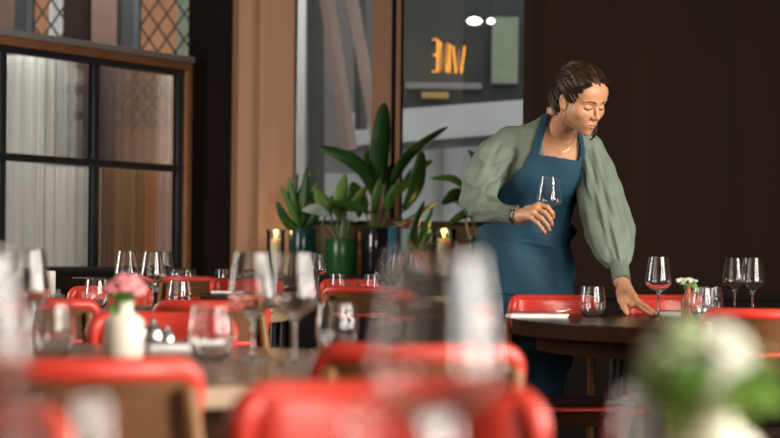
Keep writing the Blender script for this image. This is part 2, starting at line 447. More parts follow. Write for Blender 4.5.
gc = MB().lathe([(0.001, 0), (0.1, 0), (0.085, 0.1), (0.06, 0.2), (0.055, 4.8), (0.001, 5)], 20, c=(PX(181, 17.4), 17.4, 0)).build('drain_pipe', 'street_green')
tag(gc, 'pale green pipe outside the wide lattice window', 'pipe')
# panels standing behind the reeded panes
def drape(px0, px1, y, z0, z1, m, label, name='curtain', cat='curtain', amp=0.02, waves=5):
    n = 60; vs = []; fs = []
    xa, xb = PX(px0, y), PX(px1, y)
    for i in range(n + 1):
        t = i / n; x = xa + (xb - xa) * t; yy = y + amp * math.sin(t * waves * 2 * math.pi)
        vs += [(x, yy, z0), (x, yy, z1), (x, yy + 0.012, z1), (x, yy + 0.012, z0)]
    for i in range(n):
        a = i * 4; b = a + 4
        for k in range(4): fs.append((a + k, a + (k + 1) % 4, b + (k + 1) % 4, b + k))
    fs += [(0, 1, 2, 3), tuple(n * 4 + k for k in (3, 2, 1, 0))]
    return tag(MB().add(vs, fs).build(name, m), label, cat)
drape(-12, 46, 14.6, 0.0, 2.5, 'pale_panel', 'pale grey panel added as reflected window light behind the left reeded panes')  # added panel, its pale tone imitates windows reflected in the reeded glass
drape(46, 58, 14.7, 0.0, 2.5, 'bright_white', 'bright white curtain edge behind the left reeded panes', amp=0.012, waves=2)
drape(60, 86, 14.65, 0.0, 1.62, 'pale_panel', 'short pale curtain behind the lower left reeded pane', waves=3)
drape(100, 122, 14.6, 0.0, 1.62, 'tan_wood_dark', 'brown curtain behind the lower right reeded pane', waves=2)
drape(134, 146, 14.6, 0.0, 1.62, 'ochre_panel', 'ochre curtain strip behind the lower right reeded pane', waves=2)
drape(150, 168, 14.6, 0.0, 1.62, 'rust_panel', 'rust red curtain behind the lower right reeded pane', waves=2)
drape(168, 182, 14.6, 0.0, 2.35, 'bright_white', 'white curtain edge behind the right reeded panes', amp=0.012, waves=2)

# ---- the street seen through the back window
tag(MB().box(-2.2, 5, 20.0, 20.3, 0, 7).build('street_facade', 'street_grey', smooth=False), 'grey facade across the street beyond the back window', 'building')
sh = thing('shop_front', 'dark glazed shop front across the street with pale awning', 'shop front', (0, 0, 0))
YS = 19.0
MB().box(PX(396, YS), 4, YS, YS + 0.2, 1.9, 6).build('dark_glazing', 'street_dark', sh, smooth=False)
MB().box(PX(490, YS - .1), PX(516, YS - .1), YS - 0.1, YS, 2.72, 3.4).build('green_panel', 'street_green', sh, smooth=False)
MB().box(PX(404, YS - .1), PX(480, YS - .1), YS - 0.1, YS, 2.66, 2.72).build('sill_strip', 'street_grey', sh, smooth=False)
MB().box(PX(420, YS - .1), PX(447, YS - .1), YS - 0.12, YS, 2.56, 2.62).build('ochre_strip', 'ochre_panel', sh, smooth=False)
Ms = Matrix.Translation(P(465, 122, 18.0)) @ Matrix.Rotation(math.radians(-5), 4, 'Y')
MB().box(-1.2, 1.6, -0.3, 0.3, -0.16, 0.16, Ms).build('awning', 'street_white', sh, smooth=False)
MB().box(-1.2, 1.6, -0.32, 0.28, -0.22, -0.17, Ms).build('awning_edge', 'street_dark', sh, smooth=False)
MB().box(PX(396, 18.6), 4, 18.6, 18.9, 0, 2.1).build('base_wall', 'street_white', sh, smooth=False)
for px in (440, 482, 506):
    MB().box(PX(px, 18.5), PX(px + 3, 18.5), 18.5, 18.62, 0.2, 2.1).build('shutter_post', 'street_grey', sh, smooth=False)
tag(MB().box(PX(294.5, 15.2), PX(303, 15.2), 15.2, 15.35, 0, 5).build('white_post', 'street_white', smooth=False), 'white post just outside the left back pane', 'post')
fr = thing('brown_scaffold', 'slanting pinkish brown beams outside the left back pane', 'scaffold', (0, 0, 0))
def beam(a, b, wd, m):
    MB().tube([a, b], wd, n=4).build('beam', m, fr)
beam(P(318, -40, 17), P(349, 150, 17), 0.07, 'street_pink'); beam(P(342, -40, 16.6), P(376, 140, 16.6), 0.055, 'street_pink')
beam(P(330, -40, 17.4), P(330, 0, 17.4), 0.05, 'street_pink'); beam(P(356, -40, 17.3), P(360, 130, 17.3), 0.06, 'street_dark')
beam(P(312, -40, 17.8), P(316, 200, 17.8), 0.08, 'street_dark')
tag(MB().box(PX(290, 18.3), PX(380, 18.3), 18.3, 19.4, 0, 1.75).build('low_wall', 'street_white', smooth=False), 'pale grey low wall outside the left back pane', 'wall block')
# lit WINE sign fixed to the shop glazing (reads mirrored)
SD = 18.80; SK = SD / 15.6
sg = thing('wine_sign', 'glowing orange WINE sign seen mirrored through the back window', 'sign', P(446, 56, SD))
LET = {'E': [[(0, 0), (1, 0), (1, 1), (0, 1)], [(1, .52), (.2, .52)]], 'N': [[(1, 0), (1, 1), (0, 0), (0, 1)]], 'I': [[(.5, 0), (.5, 1)]], 'W': [[(1, 1), (.74, 0), (.5, .85), (.26, 0), (0, 1)]]}
for ch, x0, x1, y0, y1 in (('E', 430.4, 435.6, 39, 71), ('N', 438.4, 444.6, 41.5, 71.6), ('I', 446.4, 448.6, 43.5, 72), ('W', 451.0, 462.5, 45.5, 72.6)):
    b = MB()
    for st in LET[ch]:
        b.tube([P(x0 + (x1 - x0) * a, y1 + (y0 - y1) * c, SD) - P(446, 56, SD) for a, c in st], 0.0070, n=8)
    b.build('letter', 'neon', sg)
for z in (-0.12, 0.12):
    MB().tube([(-0.2, 0.03, z * SK), (0.2, 0.03, z * SK + .02)], 0.005, n=6).build('mount_rail', 'black_metal', sg)
for x in (-0.17, 0.17):
    MB().tube([(x, 0.03, 0.12 * SK), (x, YS - SD + 0.01, 0.12 * SK)], 0.006, n=6).build('bracket', 'black_metal', sg)
for px, wpx, hpx, lb in ((472, 8, 4.2, 'larger glowing oval reflection of a ceiling lamp, built beyond the back window'), (488.5, 4, 3.2, 'smaller glowing round reflection of a ceiling lamp, right of the larger one')):
    q = P(px, 20, 17.0); s_ = 17.0 / F
    t = thing('lamp_reflection', lb, 'lamp', q, group='ceiling lamp reflections in the back window')  # glowing stand-in for a reflected ceiling lamp; cord and arm are added
    MB().lathe([(0.0005, -hpx * s_), (wpx * s_ * .7, -hpx * s_ * .7), (wpx * s_, 0), (wpx * s_ * .7, hpx * s_ * .6), (0.0005, hpx * s_)], 16).build('bulb', 'lamp_glow', t)
    MB().tube([(0, 0, hpx * s_), (0, 0, 0.55)], 0.006, n=6).build('cord', 'black_metal', t)
    MB().tube([(0, 0, 0.55), (0, 2.0, 0.55)], 0.012, n=6).build('arm', 'black_metal', t)

# ================================================================== CHAIRS
RB, PHM, YC = 0.24, math.radians(43), 0.025
def bk(s, z, rho):
    """point on the curved back: s along the arc, z height, rho inward"""
    a = s / RB; r = RB - rho
    return Vector((r * math.sin(a), YC - r * math.cos(a), z))
def rrect(hl, z0, z1, r, n=6, m=14):
    pts = []
    for (cx, cz, a0) in ((hl - r, z1 - r, 0), (-hl + r, z1 - r, 90), (-hl + r, z0 + r, 180), (hl - r, z0 + r, 270)):
        for k in range(n + 1):
            a = math.radians(a0 + 90.0 * k / n); pts.append((cx + r * math.cos(a), cz + r * math.sin(a)))
        if a0 == 0:
            for k in range(1, m): pts.append((hl - r - (2 * hl - 2 * r) * k / m, z1))
        if a0 == 180:
            for k in range(1, m): pts.append((-hl + r + (2 * hl - 2 * r) * k / m, z0))
    return pts
def chair_meshes():
    M = {}
    HL = RB * PHM
    b = MB(); rings = []
    for i in range(25):
        s = -HL + 0.012 + (2 * HL - 0.024) * i / 24
        rings.append([bk(s, 0.697, -0.006), bk(s, 0.785, -0.006), bk(s, 0.785, 0.006), bk(s, 0.697, 0.006)])
    M['back_panel'] = b.loft(rings).mesh('back_panel', angle=35)
    b = MB(); rings = []
    for i in range(25):
        t = -1 + 2 * i / 24; s = t * (HL - 0.008); q = max(0.0, 1 - abs(t) ** 10)
        th = 0.012 + 0.024 * q; h = 0.056
        ring = []
        for k in range(16):
            a = 2 * math.pi * k / 16; c, sn = math.cos(a), math.sin(a)
            ring.append(bk(s, 0.747 + h * abs(sn) ** 0.5 * (1 if sn > 0 else -1), 0.006 + (th / 2) * (1 + abs(c) ** 0.6 * (1 if c > 0 else -1))))
        rings.append(ring)
    M['back_cushion'] = b.loft(rings).mesh('back_cushion', angle=70)
    pts = rrect(HL, 0.688, 0.796, 0.036)
    M['edge_roll'] = MB().tube([bk(s, z, 0.007) for s, z in pts], [0.0105 + 0.0085 * max(0, min(1, (z - 0.72) / 0.06)) for s, z in pts], n=10, closed=True).mesh('edge_roll', angle=80)
    # seat
    def sq(k, n, a, bf, bb):
        t = 2 * math.pi * k / n; c, s = math.cos(t), math.sin(t); e = 0.62
        x = a * abs(c) ** e * (1 if c > 0 else -1); y = (bf if s > 0 else bb) * abs(s) ** e * (1 if s > 0 else -1)
        if y < 0: x *= 1 - 0.16 * (-y / bb)
        return x, y
    b = MB(); rings = []
    for (k, z) in ((0.90, 0.420), (0.975, 0.423), (0.985, 0.432), (0.98, 0.440), (0.95, 0.447), (0.88, 0.452), (0.70, 0.456), (0.35, 0.458), (0.05, 0.458)):
        rings.append([Vector((*sq(i, 40, 0.212 * k, 0.225 * k, 0.20 * k), z)) for i in range(40)])
    M['seat'] = b.loft(rings).mesh('seat', angle=70)
    M['seat_welt'] = MB().tube([Vector((*sq(i, 48, 0.212, 0.225, 0.20), 0.433)) for i in range(48)], 0.0085, n=8, closed=True).mesh('seat_welt', angle=80)
    b = MB(); rings = []
    for (k, z) in ((0.80, 0.370), (0.90, 0.372), (0.92, 0.42), (0.80, 0.42)):
        rings.append([Vector((*sq(i, 40, 0.212 * k, 0.215 * k, 0.20 * k), z)) for i in range(40)])
    M['seat_rail'] = b.loft(rings, closed=True).mesh('seat_rail', angle=35)
    for nm, sg in (('post_a', 1), ('post_b', -1)):
        pts = [(sg * 0.185, -0.265, 0), (sg * 0.175, -0.225, 0.25), (sg * 0.168, -0.202, 0.44), (sg * 0.163, -0.190, 0.64), (sg * 0.148, -0.194, 0.765)]
        rad = [0.011, 0.0145, 0.0155, 0.0145, 0.0135]
        for k in range(1, 5):
            a = k / 4 * math.pi / 2; pts.append((sg * 0.148, -0.194, 0.765 + 0.0135 * math.sin(a))); rad.append(max(0.0008, 0.0135 * math.cos(a)))
        M[nm] = MB().tube(pts, rad, n=12).mesh('leg')
    for nm, sg in (('leg_a', 1), ('leg_b', -1)):
        M[nm] = MB().tube([(sg * 0.172, 0.18, 0), (sg * 0.166, 0.168, 0.2), (sg * 0.160, 0.160, 0.42)], [0.011, 0.015, 0.019], n=12).mesh('leg')
    mm = {'back_panel': 'chair_wood', 'back_cushion': 'red_leather', 'edge_roll': 'red_leather', 'seat': 'seat_leather', 'seat_welt': 'red_leather', 'seat_rail': 'walnut_edge',
          'post_a': 'post_wood', 'post_b': 'post_wood', 'leg_a': 'post_wood', 'leg_b': 'post_wood'}
    for k, me in M.items(): me.materials.append(MATS[mm[k]])
    return M
CH = chair_meshes()
def chair(px, d, deg, label):
    """back of the chair's backrest at pixel column px and distance d; deg 0 = seen from behind, 180 = facing the camera"""
    a = math.radians(deg); x, y = PX(px, d), d
    loc = (x - math.sin(a) * 0.215, y + math.cos(a) * 0.215, 0)
    t = thing('dining_chair', label, 'chair', loc, a, 'red leather dining chairs')
    for k, me in CH.items(): link(k.replace('post_a', 'leg').replace('post_b', 'leg').replace('leg_a', 'leg').replace('leg_b', 'leg'), me, None, t)
    return t
# near table
chair(390, 2.05, 180, 'large blurred red padded chair back at the bottom centre')
chair(-85, 1.74, 176, 'blurred red chair back cut off by the bottom left corner')
# left table
chair(426, 2.88, 8, 'blurred red-rimmed chair back with wooden panel right of the two large wine glasses')
chair(78, 2.40, 12, 'blurred chair with curved wooden back and red rim in front of the cream vase')
chair(166, 4.30, 180, 'red padded chair back behind the cream vase with pink flowers')
# middle left table
chair(212, 5.37, 6, 'red-rimmed wooden chair back just behind the padded chair of the vase table')
chair(38, 5.40, -4, 'red-rimmed chair back at the far left below the chrome cruets')
chair(114, 7.40, 178, 'red padded chair back behind the two wine glasses in front of the reeded partition')
# far left table
chair(186, 10.6, -8, 'small red-rimmed wooden chair back in front of the black pillar')
chair(238, 10.0, 200, 'small red padded chair back below the two distant glasses by the tan column')
# middle table
chair(362, 8.0, 3, 'dark red-rimmed wooden chair back below the green plant pot')
chair(352, 10.12, 180, 'small red padded chair back right below the green plant pot, behind two tumblers')
# table by the woman
chair(548, 6.68, 196, 'red padded chair right in front of the woman\'s apron')
chair(655, 6.90, 202, 'red padded chair behind the wine glass that the hand touches')
chair(763, 5.08, -10, 'red-rimmed wooden chair back at the right edge in front of the dark table')

# ================================================================== TABLES
def round_table(cx, cy, R, label, top_m, edge_m, rot=0.0, thick=0.035, legr=0.72):
    t = thing('round_table', label, 'table', (cx, cy, 0), rot, 'round restaurant tables')
    zt = 0.75
    MB().lathe([(0.0005, zt - 0.002), (R - 0.004, zt - 0.002), (R - 0.004, zt), (0.0005, zt)][::-1], 96).build('table_top', top_m, t, angle=35)
    MB().lathe([(0.0005, zt - thick), (R - 0.004, zt - thick), (R, zt - thick + 0.004), (R, zt - 0.005), (R - 0.004, zt - 0.0015), (0.0005, zt - 0.0022)], 96).build('table_edge', edge_m, t, angle=35)
    r1 = R * 0.9
    MB().lathe([(r1 - 0.02, zt - thick - 0.05), (r1, zt - thick - 0.05), (r1, zt - thick - 0.0005), (r1 - 0.02, zt - thick - 0.0005)], 64, closed=True).build('apron_ring', 'walnut_edge', t, angle=35)
    for k in range(4):
        a = math.pi / 4 + k * math.pi / 2; x, y = math.cos(a) * R * legr, math.sin(a) * R * legr
        MB().tube([(x * 1.06, y * 1.06, 0), (x, y, zt - thick - 0.0005)], [0.018, 0.027], n=14).build('leg', 'black_metal', t)
    return t
ZT = 0.7505
round_table(0.02, 1.14, 0.60, 'round table nearest the viewer, below the blurred flowers and glasses', 'grey_oak', 'oak_edge')
round_table(-0.63, 3.39, 0.69, 'round grey-brown table carrying the cream vase and two large wine glasses', 'grey_oak', 'oak_edge', rot=math.radians(-5))
round_table(-1.0, 6.52, 0.64, 'round table in the left middle distance below the chrome cruets', 'grey_oak', 'oak_edge')
round_table(-1.15, 11.3, 0.60, 'round table in the far left distance near the black pillar', 'walnut', 'walnut')
round_table(-0.13, 9.08, 0.80, 'round dark table below the row of potted plants', 'walnut', 'walnut')
round_table(1.2, 5.98, 0.80, 'dark polished round table the woman leans on', 'walnut', 'walnut_edge', rot=0.0, thick=0.05)

# ================================================================== TABLEWARE
def prof_mesh(prof, m, n=40, name='body'):
    me = MB().lathe(prof, n).mesh(name, angle=60); me.materials.append(MATS[m]); return me
WG = {
    'base': prof_mesh([(0.00050, 0.00000), (0.03350, 0.00000), (0.03470, 0.00010), (0.03540, 0.00090), (0.03460, 0.00180), (0.03300, 0.00210), (0.01200, 0.00480), (0.00520, 0.00950), (0.00360, 0.02000), (0.00330, 0.05500), (0.00400, 0.07800), (0.00806, 0.08550),
                       (0.02150, 0.09250), (0.03547, 0.10300), (0.04354, 0.11300), (0.04569, 0.12000), (0.04515, 0.12800), (0.04171, 0.15000), (0.03709, 0.18000), (0.03279, 0.20320), (0.03257, 0.20440), (0.03204, 0.20500),
                       (0.03150, 0.20440), (0.03171, 0.20320), (0.03612, 0.18000), (0.04074, 0.15000), (0.04418, 0.12800), (0.04472, 0.12000), (0.04257, 0.11360), (0.03461, 0.10420), (0.02064, 0.09400), (0.00752, 0.08900), (0.00054, 0.08840)], 'glass', 44, 'glass_body')}
TB = prof_mesh([(0.0005, 0), (0.022, 0), (0.0255, 0.0012), (0.0345, 0.012), (0.0405, 0.028), (0.0430, 0.045), (0.0425, 0.060), (0.0395, 0.082), (0.0365, 0.1032), (0.0363, 0.1044), (0.0358, 0.105), (0.0353, 0.1044), (0.0355, 0.1032),
                (0.0385, 0.082), (0.0415, 0.060), (0.0420, 0.045), (0.0395, 0.029), (0.0330, 0.0145), (0.024, 0.0065), (0.0005, 0.0050)], 'glass', 44, 'tumbler_body')
def wineglass(px, d, label, z=ZT):
    o = link('wine_glass', WG['base']); o.location = (PX(px, d), d, z); o.rotation_euler = (0, 0, random.random() * 6)
    return tag(o, label, 'wine glass', 'clear wine glasses')
def tumbler(px, d, label, z=ZT):
    o = link('tumbler', TB); o.location = (PX(px, d), d, z); o.rotation_euler = (0, 0, random.random() * 6)
    return tag(o, label, 'tumbler', 'clear stemless tumblers')
# near table
wineglass(438, 1.27, 'big blurred wine glass in the front centre, nearest the viewer')
wineglass(-30, 1.34, 'big blurred wine glass at the left edge of the picture')
tumbler(405, 1.18, 'blurred tumbler in front of the red chair at the bottom centre')
tumbler(62, 1.28, 'blurred tumbler at the bottom left corner')
tumbler(668, 1.36, 'blurred tumbler left of the blurred flowers at the bottom right')
# left table
wineglass(253, 3.46, 'left one of the two large wine glasses on the grey-brown table')
wineglass(295, 3.37, 'right one of the two large wine glasses on the grey-brown table')
tumbler(212, 3.46, 'tumbler between the cream vase and the two large wine glasses')
tumbler(338, 3.72, 'tumbler right of the two large wine glasses, behind the red-rimmed chair back')
tumbler(53, 3.50, 'tumbler left of the cream vase')
wineglass(28, 3.66, 'wine glass at the far left beside the tumbler left of the vase')
# middle left table
wineglass(127, 6.70, 'left one of the two wine glasses before the reeded partition, above the pink flowers')
wineglass(153, 6.55, 'right one of the two wine glasses in front of the reeded partition')
tumbler(180, 6.38, 'tumbler on the middle left table, right of the wine glass pair by the partition')
tumbler(97, 6.55, 'tumbler with cutlery across its rim, left of the pink flowers')
# far left table
wineglass(166, 11.2, 'small distant wine glass in front of the partition\'s right end')
wineglass(149, 11.4, 'small distant wine glass half hidden behind the sharper glass pair')
wineglass(241, 11.2, 'left one of two distant glasses before the tan column')
wineglass(256, 11.3, 'right one of two distant glasses before the tan column', z=ZT)
tumbler(176, 10.86, 'left one of two tiny tumblers on the far left table')
tumbler(189, 11.05, 'right one of two tiny tumblers on the far left table')
tumbler(222, 10.9, 'tiny tumbler on the far left table beside the black pillar\'s edge')
# middle table
wineglass(318, 9.30, 'right one of two wine glasses below the teal plant pot')
wineglass(303, 9.40, 'left one of two wine glasses below the teal plant pot')
wineglass(398, 9.45, 'left one of two wine glasses in front of the orange pot')
wineglass(414.5, 9.40, 'right one of two wine glasses in front of the orange pot')
tumbler(338, 9.0, 'left tumbler below the green plant pot')
tumbler(373, 9.0, 'right tumbler below the black plant pot')
# the woman's table
wineglass(659, 6.24, 'wine glass touched by the woman\'s hand on the dark table')
wineglass(735, 6.62, 'left one of two wine glasses before the dark wall at the right')
wineglass(753, 6.44, 'right one of two wine glasses before the dark wall at the right')
tumbler(593, 6.08, 'stemless tumbler on the dark table, left of the woman\'s hand')
tumbler(704, 6.02, 'front tumbler right of the brown bud vase')
tumbler(711, 6.26, 'rear tumbler right of the brown bud vase')

# chrome cruets: a lidded pot and a shaker
def cruet(px, d, label, s=1.0, z=ZT):
    t = thing('cruet', label, 'cruet', (PX(px, d), d, z), 0, 'chrome and glass cruets'); t.scale = (s, s, s)
    MB().lathe([(0.0005, 0), (0.016, 0), (0.019, 0.004), (0.021, 0.02), (0.019, 0.034), (0.015, 0.038), (0.0005, 0.038)], 24).build('jar', 'chrome', t)
    MB().lathe([(0.0005, 0.038), (0.017, 0.038), (0.019, 0.042), (0.014, 0.049), (0.005, 0.052), (0.005, 0.056), (0.0065, 0.060), (0.0005, 0.064)], 24).build('lid', 'steel', t)
    return t
cruet(50, 6.05, 'left chrome cruet above the far left red-rimmed chair back', 1.1)
cruet(59, 6.0, 'right chrome cruet above the far left red-rimmed chair back', 1.25)
cruet(154, 3.95, 'taller chrome cruet right of the cream vase', 1.0)
cruet(168, 3.85, 'shorter chrome cruet right of the cream vase, beside the napkin', 0.8)
cruet(349, 9.0, 'left small cruet between the two tumblers below the green pot', 1.0)
cruet(358, 9.05, 'right small cruet between the two tumblers below the green pot', 1.0)
cruet(198, 11.0, 'left tiny cruet on the far left table', 1.0)
cruet(206, 11.1, 'right tiny cruet on the far left table', 1.0)
cruet(704, 6.13, 'cruet seen through the tumblers beside the brown bud vase', 0.95)
# white candle in a cup on the middle left table
cc = thing('white_candle', 'short white candle on the far left table edge above the chrome cruets', 'candle', (PX(50, 6.9), 6.9, ZT))
MB().lathe([(0.0005, 0), (0.022, 0), (0.022, 0.125), (0.018, 0.128), (0.0005, 0.126)], 24).build('wax_body', 'white_card', cc)
MB().tube([(0, 0, 0.125), (0.001, 0, 0.136)], 0.001, n=6).build('wick', 'black_metal', cc)

def bladed(L, kind):
    """cutlery along +x"""
    b = MB()
    if kind == 'knife':
        rings = []
        for t, wd, th in ((0, .003, .003), (.03, .0065, .0035), (.35, .006, .003), (.46, .005, .0025), (.52, .009, .0012), (.8, .0095, .001), (.95, .007, .0008), (1, .001, .0005)):
            rings.append([Vector((t * L, -wd, 0)), Vector((t * L, 0, th)), Vector((t * L, wd, 0)), Vector((t * L, 0, -th * .3))])
        b.loft(rings)
    else:
        rings = []
        for t, wd, th, z in ((0, .006, .002, 0), (.05, .007, .003, 0), (.4, .0035, .002, .002), (.62, .0035, .002, .006), (.7, .010, .0012, .006), (.78, .012, .001, .004)):
            rings.append([Vector((t * L, -wd, z)), Vector((t * L, 0, z + th)), Vector((t * L, wd, z)), Vector((t * L, 0, z - th * .3))])
        b.loft(rings)
        for k in (-1.5, -.5, .5, 1.5): b.tube([(L * .77, k * .0065, .0045), (L * .9, k * .0065, .006), (L, k * .006, .012)], [.0018, .0016, .0006], n=6)
    return b
def napkin(x, y, rz, label, wl=0.17, ww=0.085, cutl=True, z=ZT, lab2=('', '')):
    t = thing('napkin', label, 'napkin', (x, y, z), rz, 'folded white napkins')
    for k in range(3):
        n = 14; vs = []; fs = []; h = 0.0035
        for j in range(2):
            for i in range(n + 1):
                for q in range(5):
                    u = -wl / 2 + wl * i / n + 0.002 * k; v = -ww / 2 + ww * q / 4 - 0.003 * k
                    zz = 0.0003 + k * 0.0038 + j * h + (0.0022 * math.sin(i * 0.9 + q * .7 + k) if (j or k) else 0) * (0.6 if k else 0.2)
                    vs.append((u, v, zz))
        N = (n + 1) * 5
        for i in range(n):
            for q in range(4):
                a = i * 5 + q; fs.append((a, a + 1, a + 6, a + 5)); fs.append((N + a, N + a + 5, N + a + 6, N + a + 1))
        for i in range(n):
            for q in (0, 4):
                a = i * 5 + q; fs.append((a, a + 5, N + a + 5, N + a))
        for q in range(4):
            for i in (0, n):
                a = i * 5 + q; fs.append((a, a + 1, N + a + 1, N + a))
        MB().add(vs, fs).build('fold', 'linen', t, angle=60)
    if cutl:
        for kind, yy, lb in (('knife', -0.018, lab2[0]), ('fork', 0.02, lab2[1])):
            o = bladed(0.20, kind).build(kind, 'steel'); o.location = Matrix.Rotation(rz, 4, 'Z') @ Vector((-0.085, yy, 0)) + Vector((x, y, z + 0.0165)); o.rotation_euler = (0, 0, rz + (0.06 if kind == 'knife' else -0.05))
            tag(o, lb, kind, 'cutlery on the napkins')
    return t
napkin(0.485, 6.08, math.radians(6), 'folded white napkin at the left end of the dark table', 0.19, 0.10, lab2=('knife on the napkin at the left end of the dark table', 'fork on the napkin at the left end of the dark table'))
napkin(PX(681, 6.40), 6.40, math.radians(-12), 'folded white napkin behind the wine glass the hand touches', 0.15, 0.09, lab2=('knife on the napkin behind the touched wine glass', 'fork on the napkin behind the touched wine glass'))
napkin(PX(186, 3.85), 3.85, math.radians(15), 'white napkin behind the tumbler right of the cream vase', 0.16, 0.09, lab2=('knife on the napkin right of the cream vase', 'fork on the napkin right of the cream vase'))
napkin(PX(224, 9.2), 9.2, 0, 'tiny white napkin on the dark table below the tan column', 0.12, 0.07, cutl=False)
for px, dz, lb in ((90, 0.002, 'front one of two knives lying across the tumbler left of the pink flowers'), (95, 0.002, 'rear one of two knives lying across the tumbler left of the pink flowers')):
    k = bladed(0.17, 'knife').build('knife', 'steel'); yy = 6.535 if px == 90 else 6.565
    k.location = (PX(px, yy) - 0.062, yy, ZT + 0.105 + dz); k.rotation_euler = (0, 0, 0.08 if px == 90 else -0.05); tag(k, lb, 'knife', 'knives across the tumbler')

# ================================================================== FLOWERS IN VASES
def leaf_mesh(pts, wid, fold=0.25, nseg=14, tipw=0.02, side=None, wprof=None, name='leaf'):
    """blade along a smooth path of points; wid = full width; side = world vector across the blade"""
    pts = [Vector(p) for p in pts]
    def cr(t):
        m = len(pts) - 1; x = t * m; i = min(int(x), m - 1); f = x - i
        p0, p1, p2, p3 = pts[max(i - 1, 0)], pts[i], pts[i + 1], pts[min(i + 2, m)]
        return 0.5 * ((2 * p1) + (-p0 + p2) * f + (2 * p0 - 5 * p1 + 4 * p2 - p3) * f * f + (-p0 + 3 * p1 - 3 * p2 + p3) * f ** 3)
    vs = []; fs = []; prof = wprof or (lambda t: math.sin(math.pi * min(1, t * 0.97 + 0.03)) ** 0.75 * (1 - 0.25 * t))
    for i in range(nseg + 1):
        t = i / nseg; p = cr(t); tg = (cr(min(1, t + 0.02)) - cr(max(0, t - 0.02)))
        if tg.length < 1e-9: tg = Vector((0, 0, 1))
        tg.normalize()
        s = Vector(side) if side is not None else Vector((1, 0, 0))
        s = s - tg * s.dot(tg)
        if s.length < 1e-4: s = tg.orthogonal()
        s.normalize(); nrm = tg.cross(s)
        hw = wid / 2 * max(tipw, prof(t))
        for q in (-1, -0.5, 0, 0.5, 1):
            vs.append(p + s * hw * q + nrm * hw * fold * (abs(q) ** 1.3))
        for q in (1, 0.5, 0, -0.5, -1):
            vs.append(p + s * hw * q * 0.99 + nrm * (hw * fold * (abs(q) ** 1.3) - 0.0012))
    for i in range(nseg):
        a = i * 10; b = a + 10
        for k in range(10): fs.append((a + k, a + (k + 1) % 10, b + (k + 1) % 10, b + k))
    fs.append(tuple(range(10))); fs.append(tuple(reversed(range(nseg * 10, nseg * 10 + 10))))
    return MB().add(vs, fs).mesh(name, angle=80)
def blossom_mesh(r, npet=(5, 7, 8), seed=0):
    rr = random.Random(seed); b = MB()
    for ring, n in enumerate(npet):
        el = (75, 45, 12)[ring]; R = r * (0.55, 0.85, 1.0)[ring]
        for k in range(n):
            az = 2 * math.pi * k / n + ring * 0.4 + rr.uniform(-.15, .15); e = math.radians(el + rr.uniform(-8, 8))
            d = Vector((math.cos(az) * math.cos(e), math.sin(az) * math.cos(e), math.sin(e)))
            s = Vector((-math.sin(az), math.cos(az), 0)); n_ = d.cross(s)
            vs = []; fs = []
            for i in range(5):
                t = i / 4; hw = R * 0.48 * math.sin(math.pi * (0.12 + 0.72 * t)); p = d * R * t - n_ * R * 0.28 * t * t
                for q in (-1, 0, 1): vs.append(p + s * hw * q - n_ * hw * 0.25 * abs(q))
                for q in (1, 0, -1): vs.append(p + s * hw * q * .98 - n_ * (hw * 0.25 * abs(q) + r * 0.03))
            for i in range(4):
                a = i * 6; c = a + 6
                for q in range(6): fs.append((a + q, a + (q + 1) % 6, c + (q + 1) % 6, c + q))
            fs.append((24, 25, 26, 27, 28, 29)); b.add(vs, fs)
    b.lathe([(0.0005, -r * .2), (r * .3, 0), (r * .25, r * .35), (0.0005, r * .45)], 8)
    return b.mesh('blossom', angle=80)
VASE = [(0.0005, 0), (0.030, 0), (0.033, 0.003), (0.033, 0.070), (0.031, 0.078), (0.024, 0.085), (0.0155, 0.090), (0.0140, 0.094), (0.0140, 0.104), (0.0165, 0.107), (0.0165, 0.110), (0.012, 0.110), (0.0115, 0.095), (0.020, 0.082), (0.029, 0.074), (0.029, 0.006), (0.0005, 0.005)]
def bouquet(x, y, z, label, vprof, vmat, top, blooms, leaves, bl_group):
    """blooms: (dx,dy,dz above the mouth, r, material); leaves: (path of offsets, width, material)"""
    t = thing('flower_vase', label, 'vase', (x, y, z), 0, 'small vases with flowers')
    MB().lathe(vprof, 36).build('vase', vmat, t)
    for i, (dx, dy, dz, r, m) in enumerate(blooms):
        me = blossom_mesh(r, seed=i); me.materials.append(MATS[m])
        o = link('blossom', me, None, t); o.location = (dx, dy, top + dz)
        o.rotation_euler = (random.uniform(0.3, 0.9) , random.uniform(-.4, .4), random.uniform(-.5, .5))
        MB().tube([(dx * 0.12, dy * 0.12, top - 0.03), (dx * .5, dy * .5, top + dz * 0.4), (dx, dy, top + dz)], 0.0012, n=6).build('stem', 'leaf_mid', t)
    for path, wd, m in leaves:
        link('leaf', leaf_mesh([(a, b, top + c) for a, b, c in path], wd, side=(0.7, 0.1, 0.5), nseg=8), m, t)
    return t
rb = random.Random(3)
def rleaves(n, R, H, wd, mats):
    out = []
    for k in range(n):
        a = rb.uniform(0, 6.28); r = R * rb.uniform(.6, 1.05); h = H * rb.uniform(-0.25, .75)
        out.append((((0.004 * math.cos(a), 0.004 * math.sin(a), -0.01), (r * .5 * math.cos(a), r * .5 * math.sin(a), h * .7 + .012), (r * math.cos(a), r * math.sin(a), h)), wd * rb.uniform(.8, 1.2), rb.choice(mats)))
    return out
